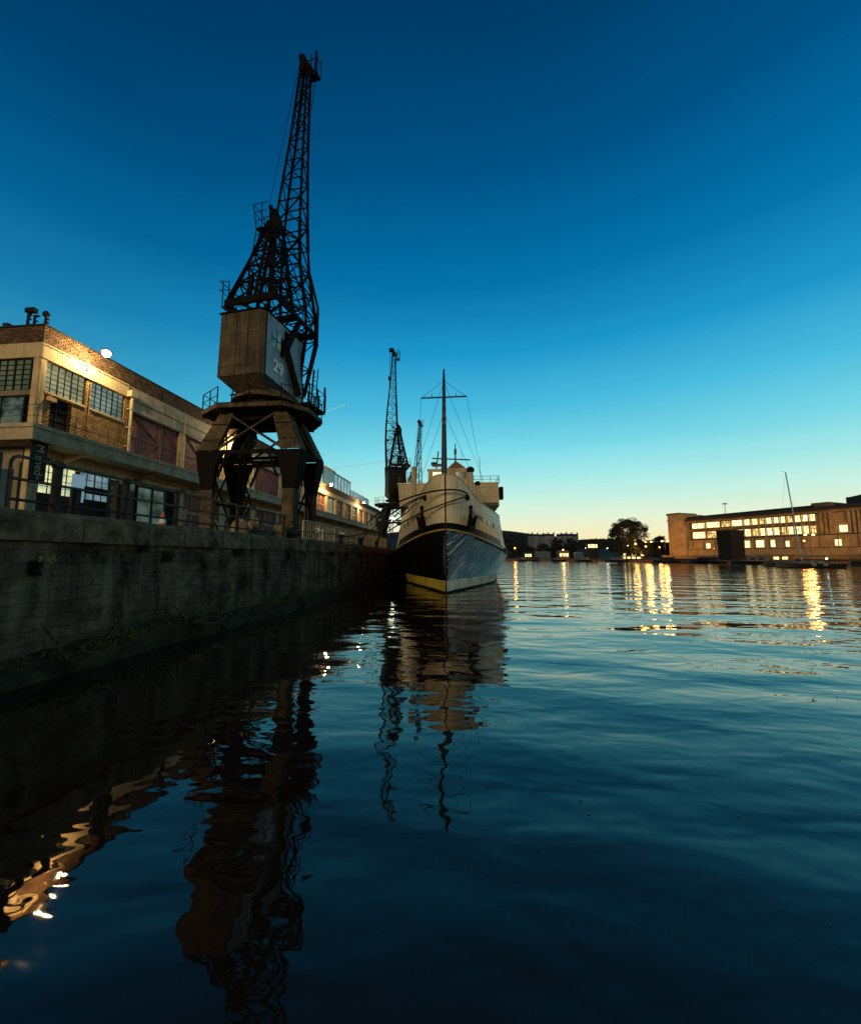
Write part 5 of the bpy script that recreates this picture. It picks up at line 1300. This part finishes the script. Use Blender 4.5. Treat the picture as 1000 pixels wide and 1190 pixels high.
# slate bands paint horizontal shadow lines onto the office front
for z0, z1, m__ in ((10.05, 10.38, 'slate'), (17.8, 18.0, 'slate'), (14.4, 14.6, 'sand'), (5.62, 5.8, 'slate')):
    F().box(.9, 129, -.22, (.45 if z0 > 14 and z0 < 15 else -.02), z0, z1).build('ledge_shadow_band', M[m__], ob)
for k in range(24):
    F().box(2.4 + k * 5.2, 2.65 + k * 5.2, -.2, -.015, 5.82, 10.04).build('pilaster_strip', M['sandd'], ob)
F().box(1, 49, -.5, -.42, 20.12, 20.9).build('roof_rail', M['dark'], ob)
# kiosk
kq = thing('dark_tower_kiosk', 'tall square dark box standing before the lit offices', 'kiosk', (83.6, 146, 1.65), R(20))
MB().loft([[(-2.6, -2.4, 0), (2.6, -2.4, 0), (2.6, 2.4, 0), (-2.6, 2.4, 0)], [(-2.8, -2.6, 9.3), (2.8, -2.6, 9.3), (2.8, 2.6, 9.3), (-2.8, 2.6, 9.3)]]).build('body', M['bark'], kq)
mb = MB()
for k in range(9): mb.box(-2.9, 2.9, -2.72, 2.72, .3 + k, .42 + k)
mb.build('slat', M['bark'], kq); MB().box(-2.9, 2.9, -2.7, 2.7, 9.3, 9.45).build('cap', M['bark'], kq)
# roof beacon mast
t = thing('roof_aerial', 'slender aerial with small dish standing on the office roof', 'aerial', (107.6, 190, 19.9))
MB().bar((0, 0, 0), (0, 0, 5.4), .2, n=6).build('pole', M['dark'], t); MB().box(-.9, .9, -.2, .2, 5.2, 5.7).build('dish', M['boatwhite'], t)

# promenade lamps
LP = [(25.3, 270, 8.2, 'o', .55, 'orange lamp just right of the ship, leftmost on the far bank'), (51.2, 250, 6.7, 'y', .42, 'yellow lamp above the cafe awnings left of the big tree'), (61.4, 240, 7.5, 'y', .2, 'small yellow lamp just left of the lit sign'),
      (68.4, 225, 7.1, 'w', .34, 'white lamp at the left foot of the big tree'), (72.3, 225, 7.1, 'w', .3, 'white lamp under the left half of the big tree'), (75.3, 215, 8.1, 'w', .26, 'white lamp under the middle of the big tree'),
      (78.1, 215, 6.9, 'y', .24, 'yellowish lamp under the right half of the big tree'), (77.2, 210, 8.8, 'o', .5, 'orange lamp in front of the big tree crown'), (79.9, 205, 7.4, 'o', .42, 'orange lamp right of the big tree trunk'),
      (79.2, 200, 9.7, 'O', .5, 'double-headed orange lamp at the right edge of the big tree'), (83.9, 200, 6.9, 'o', .34, 'low orange lamp before the small tree'), (84.2, 195, 9.8, 'O', .55, 'double-headed orange lamp beside the office end tower'),
      (110.1, 152, 7.8, 'o', .30, 'small orange lamp before the office ground floor'), (108.2, 147, 9.9, 'O', .5, 'brightest double-headed lamp at the right before the offices'),
      (88.6, 165, 5.5, 'o', .12, 'tiny orange lamp left of the dark kiosk')]
for x, y, z, k, r, lab in LP:
    t = thing('promenade_lamp', lab, 'street lamp', (x, y, 1.65), group='lamps along the far promenade')
    h = z - 1.65
    MB().bar((0, 0, 0), (0, 0, h - r * .4), .12, n=6).build('post', M['dark'], t)
    g = {'o': 'olamp', 'O': 'ylamp', 'w': 'lampw', 'y': 'ylamp'}[k]
    if k == 'O':
        MB().bar((-1.3, 0, h + .1), (1.3, 0, h + .1), .1, n=6).build('arm', M['dark'], t)
        for sx in (-1, 1): MB().sphere((sx * 1.2, 0, h - .3), r * .85, 10, 6, .6).build('lantern', M[g], t)
    else: MB().sphere((0, 0, h), r, 10, 6).build('lantern', M[g], t)
    c = {'o': (1, .40, .08), 'O': (1, .43, .10), 'w': (1, .85, .6), 'y': (1, .65, .25)}[k]
    if r > .28: light('lamp_light', (0, -.9 if y > 160 else 0, h - .2), {'o': 1300, 'O': 2400, 'w': 300, 'y': 600}[k], c, 1.0, t)
# facade wash lamps set low along the office front
t = thing('bank_green_light', 'small green marker light at the far right water edge', 'marker light', (99.6, 130, 1.3)); MB().bar((0, 0, -.6), (0, 0, .4), .12).build('post', M['dark'], t); MB().sphere((0, 0, .6), .22).build('lantern', M['glamp'], t)

# trees
def tree(x, y, zb, h, w, n, leaf, lab, grp=None, seed=1, m='leaf', dens=1.0):
    rn = random.Random(seed); t = thing('broadleaf_tree', lab, 'tree', (x, y, zb), group=grp)
    mb = MB(); th = h * .3
    mb.lathe((0, 0, 0), [(w * .028, 0), (w * .022, th * .6), (w * .018, th)], 8)
    for k in range(9):
        a = rn.uniform(0, 6.28); e = Vector((math.cos(a) * w * rn.uniform(.15, .36), math.sin(a) * w * .25, h * rn.uniform(.5, .85)))
        s0 = Vector((0, 0, th * rn.uniform(.7, 1))); md = s0.lerp(e, .5) + Vector((0, 0, h * .04)); mb.bar(s0, md, w * .018); mb.bar(md, e, w * .01)
    mb.build('trunk', M['bark'], t)
    mb = MB()
    cl = []
    for k in range(70):
        a = rn.uniform(0, 6.28); rr_ = rn.random() ** .42; z = rn.uniform(.1, .93)
        prof = math.sqrt(max(.04, 1 - ((z - .36) / .6) ** 2)) * rn.uniform(.85, 1.1)
        cl.append((Vector((math.cos(a) * rr_ * w * .42 * prof, math.sin(a) * rr_ * w * .35 * prof, z * h)), w * rn.uniform(.06, .13)))
    for c, r in cl: leaves(mb, c, r, int(n / 70), leaf, rn, .75)
    mb.build('crown', M[m], t); return t
tree(75.5, 217, 1.65, 20, 25, 18000, .42, 'big broad tree standing behind the promenade lamps', seed=4)
tree(97.5, 232, 1.65, 12.5, 12, 5000, .42, 'smaller tree between the big tree and the office tower', seed=5)
tree(89, 226, 1.65, 10, 7, 2400, .4, 'narrow low tree just right of the big tree', seed=6)
for i, (x, y, h, w, lab) in enumerate([(36, 330, 13, 15, 'dark round tree at the far left below the terraces'), (58, 300, 14, 14, 'dark round tree below the middle of the terraces'), (67, 300, 15, 12, 'dark tree at the right end of the terraces'), (27, 320, 12, 10, 'dark low tree closest to the ship'), (45, 340, 9, 12, 'low dark tree before the pale terraces'), (51, 322, 11, 15, 'dark spreading tree at the foot of the middle terraces'), (63, 330, 13, 13, 'dark tree hiding the foot of the rightmost terraces'), (74, 320, 12, 14, 'dark tree between the terraces and the lit hut')]):
    tree(x, y, 1.65, h, w, 3600, .55, lab, 'dark trees across the harbour', 20 + i, 'leaf2')
# hills
mb = MB(); rings = []; rn = random.Random(11)
def hz(x): return 36 + 5 * math.sin(x * .011 + 1.9) + 3 * math.sin(x * .037) - (6 if x > 150 else 0)
for x in range(-900, 1500, 12):
    z = hz(x) - max(0, (x - 100)) * .01
    rings.append([(x, 500, 1.6), (x, 640, z * .75), (x, 700, z + 5), (x, 900, z)])
mb.loft(rings, cap=False, closed=False); struct(mb.build('hill', M['hill']))
mb = MB()
for k in range(520):
    x = rn.uniform(-60, 330); y = rn.uniform(600, 690); z = hz(x) * (.55 + .4 * (y - 600) / 90) + 2
    leaves(mb, (x, y, z), rn.uniform(4, 7.5), 26, 1.6, rn, .8)
tag(mb.build('hill_woodland', M['leaf2']), 'dark wooded slope seen as one mass behind the terraces', 'woodland', kind='stuff')
# terraces
def house(x, y, z, w, h, lab, pale):
    t = thing('terrace_house', lab, 'house', (x, y, z), R(-8), 'hillside terrace houses')
    MB().box(0, w, 0, 10, -14, h).build('wall', M['houseb' if pale else 'house'], t)
    MB().add([(0, 0, h), (w, 0, h), (w, 10, h), (0, 10, h), (0, 5, h + 2.6), (w, 5, h + 2.6)], [(0, 1, 5, 4), (3, 2, 5, 4), (0, 4, 3), (1, 5, 2)]).build('roof', M['slate'], t)
    MB().box(w - 1.2, w + .2, 4, 6, h + 1, h + 4).build('chimney', M['house'], t)
    for i in range(2):
        for j in range(3): MB().box(w * (.18 + .45 * i), w * (.38 + .45 * i), -.08, -.01, h - 2.8 - 3.2 * j, h - 1.1 - 3.2 * j).build('window', M['glassdark'], t)
pos = ['first', 'second', 'third', 'fourth', 'fifth', 'sixth', 'seventh', 'eighth', 'ninth']
for i in range(9): house(56 + i * 5.6 + (2 if i > 4 else 0), 450, 17.0, 5.3, 8.2 - .25 * (i % 3), f'{pos[i]} house from the left in the hillside terrace', i % 2)
# cafe pavilions on the far quay
def shed(x, y, w, h, lab, m, lit=None, roof='slate', name='quay_building'):
    t = thing(name, lab, 'building', (x, y, 1.65))
    MB().box(0, w, 0, 6, 0, h).build('wall', M[m], t); MB().add([(-.4, -.5, h), (w + .4, -.5, h), (w + .4, 6.5, h), (-.4, 6.5, h), (w * .1, 3, h + 1.3), (w * .9, 3, h + 1.3)], [(0, 1, 5, 4), (3, 2, 5, 4), (0, 4, 3), (1, 5, 2), (0, 1, 2, 3)]).build('roof', M[roof], t)
    if lit:
        for k in range(3): MB().box(w * (.1 + .3 * k), w * (.3 + .3 * k), -.06, -.01, h * .35, h * .85).build('window', M[lit], t)
shed(38, 268, 9, 3.2, 'low boathouse with a pale roof left of the brown cafe', 'house', None, 'canvas')
shed(49.5, 254, 6, 3.6, 'brown cafe pavilion with lit windows and reddish roof', 'boatwood', 'farwinrow', 'boatwood')
shed(57.5, 246, 4.2, 2.6, 'small kiosk under a white awning', 'house', None, 'boatwhite')
shed(33, 285, 5, 3.4, 'narrow dark shed near the ship', 'house', 'farwin')
sg = thing('lit_hut', 'tall hut with glowing yellow windows at the harbour head', 'building', (62.4, 240, 1.65))
MB().box(0, 5.6, 0, 5, 0, 8.6).build('wall', M['bark'], sg)
for k in range(4): MB().box(.4 + 1.3 * k, 1.4 + 1.3 * k, -.1, -.01, 6.0, 7.9).build('window', M['farwinrow'], sg)
shed(80, 240, 14, 4.6, 'long low building behind the big tree', 'sandd', 'farwin', 'slate')
# quayside wall/terrace before offices
mb = F(); mb.box(-6, 120, -9.5, -9.0, 1.6, 3.2); tag(mb.build('terrace_wall', M['sandd']), 'low sandstone terrace wall before the offices', 'wall')
for k in range(9):
    x = 4 + k * 6.5
    b_ = MB(TM).box(x, x + 1.8, -8.6, -8.0, 1.65, 2.5); tag(b_.build('planter', M['sandd'], bevel=.05), ['leftmost', 'second', 'third', 'fourth', 'fifth', 'sixth', 'seventh', 'eighth', 'rightmost'][k] + ' stone planter along the office terrace', 'planter', 'planters along the office terrace')

# boats
def boat(x, y, l, lab, hullm='boatblack', cabm='boatwhite', rz=0., cab=(.25, .8, 1.3), lit=False, bw=1.5, fh=1.0, cover=False, name='moored_boat', cat='boat'):
    t = thing(name, lab, cat, (x, y, 0), rz, 'boats moored across the harbour')
    rows = []
    for k in range(13):
        u = k / 12; b = bw * (math.sin(min(1, (u + .02) * 2.2) * math.pi / 2) if u < .5 else (1 if u < .8 else math.cos((u - .8) * 2.6)))
        sh = fh + .35 * (1 - u) ** 3
        rows.append([(u * l, -b, sh), (u * l, -b * .8, .15), (u * l, -b * .6, -.3), (u * l, b * .6, -.3), (u * l, b * .8, .15), (u * l, b, sh)])
    MB().loft(rows, closed=True).build('hull', M[hullm], t)
    mb = MB()
    for s_ in (-1, 1):
        mb.path([(r_[0][0], s_ * r_[5][1], r_[0][2] + .03) for r_ in rows], .09, 4)
    mb.build('gunwale', M['boatwhite'], t)
    a, b, h = cab
    MB().loft([[(a * l, -bw * .72, fh), (b * l, -bw * .72, fh), (b * l, bw * .72, fh), (a * l, bw * .72, fh)], [(a * l + .3, -bw * .62, fh + h), (b * l - .1, -bw * .62, fh + h), (b * l - .1, bw * .62, fh + h), (a * l + .3, bw * .62, fh + h)]]).build('cabin', M['canvas' if cover else cabm], t)
    MB().box(a * l + .1, b * l + .1, -bw * .68, bw * .68, fh + h, fh + h + .07).build('cabin_roof', M[cabm], t)
    nw = max(2, int((b - a) * l / 2))
    for k in range(nw):
        x0 = a * l + .5 + ((b - a) * l - .8) * k / nw; MB().box(x0, x0 + ((b - a) * l - .8) / nw * .6, -bw * .72 - .02, -bw * .62 + .02, fh + h * .35, fh + h * .8).build('window', M['farwin' if lit else 'glassdark'], t)
    return t
boat(66, 221, 13, 'white cabin cruiser moored left of the wooden barge', 'boatblack', 'boatwhite', R(-50), bw=1.8)
boat(70.5, 215, 12, 'wooden barge with glowing orange cabin below the big tree', 'boatblack', 'boatwood', R(-8), (.1, .9, 1.9), True, 2.0)
boat(79, 196, 11, 'dark narrowboat moored before the small tree', 'boatblack', 'boatblack', R(-40), bw=1.4)
boat(55, 236, 9, 'small launch below the lit hut', 'boatblack', 'boatwhite', R(-40), bw=1.4)
boat(44, 248, 9, 'covered dinghy moored below the brown cafe', 'boatblack', 'boatblack', R(-30), cover=True)
boat(33, 262, 8, 'small dark boat moored nearest the ship on the far side', 'boatblack', 'boatblack', R(-30))
boat(27, 268, 7, 'low work boat farthest left on the far bank', 'boatblack', 'boatwhite', R(-30))
boat(86, 178, 13, 'dark narrowboat moored left of the kiosk', 'boatblack', 'boatblack', R(-55), bw=1.6)
boat(90, 158, 14, 'dark barge with canvas cover moored right of the kiosk', 'boatblack', 'boatblack', R(-50), cover=True, bw=1.9)
boat(97.5, 150, 9, 'barge with a small glowing orange cabin before the offices', 'boatblack', 'boatwood', R(-48), (.1, .7, 1.8), True, 1.6)
boat(72, 113, 12, 'long low dark pontoon boat left of the yacht', 'boatblack', 'boatblack', R(-6), (.3, .6, .6), bw=1.6, fh=.7)
boat(104, 128, 13, 'dark barge moored at the far right edge', 'boatblack', 'boatwhite', R(-25), bw=1.9)
yt = boat(66.5, 100.5, 12.5, 'sailing yacht with a tall slanted mast at the right', 'boatblack', 'boatwhite', R(-6), (.35, .68, .55), bw=1.7, fh=.9, name='sailing_yacht', cat='yacht')
mb = MB(); mb.bar((5.1, 0, 1.2), (3.6, 0, 21.5), .22, n=8); mb.build('mast', M['board'], yt)
mb = MB(); mb.bar((5.0, 0, 2.4), (9.6, 0, 2.3), .16, n=8); mb.build('boom', M['boatwhite'], yt)
mb = MB(); mb.bar((4.0, 0, 15), (11.8, 0, 1.2), .03, n=5); mb.bar((3.6, 0, 21.3), (.2, 0, 1.3), .03, n=5); mb.bar((4.2, 0, 13.5), (6.3, 0, 1.2), .03, n=5); mb.bar((3.4, 0, 21.6), (2.6, 0, 21.7), .05); mb.build('rigging', M['dark'], yt)
MB().box(4.6, 9.4, -.25, .25, 2.4, 2.75).build('sail_cover', M['canvas'], yt)
for k in range(2):
    q = MB().box(5.8 + k * 2.2, 6.6 + k * 2.2, -1.9, -1.6, .4, .9).build('fender', M['boatwhite'], yt)

# thin evening vapour trails high in the sky
tr = bpy.data.materials.new('vapour_trail'); tr.use_nodes = True; nt = tr.node_tree; nt.nodes.clear()
o_ = nn(nt, 'ShaderNodeOutputMaterial'); e_ = nn(nt, 'ShaderNodeEmission'); e_.inputs['Color'].default_value = (.35, .62, .68, 1); e_.inputs['Strength'].default_value = .9
tp = nn(nt, 'ShaderNodeBsdfTransparent'); mx = nn(nt, 'ShaderNodeMixShader'); mx.inputs[0].default_value = .45
nt.links.new(tp.outputs[0], mx.inputs[1]); nt.links.new(e_.outputs[0], mx.inputs[2]); nt.links.new(mx.outputs[0], o_.inputs[0])
for a, b, w, lab in [((-1100, 3000, 672), (-640, 3000, 727), 9, 'faint white vapour trail low in the sky behind the cranes'), ((-1135, 3000, 1130), (-985, 3000, 1182), 7, 'short faint vapour trail right of the near crane')]:
    tag(MB().bar(a, b, w, w, n=6).build('vapour_trail', tr), lab, 'vapour trail', 'vapour trails')
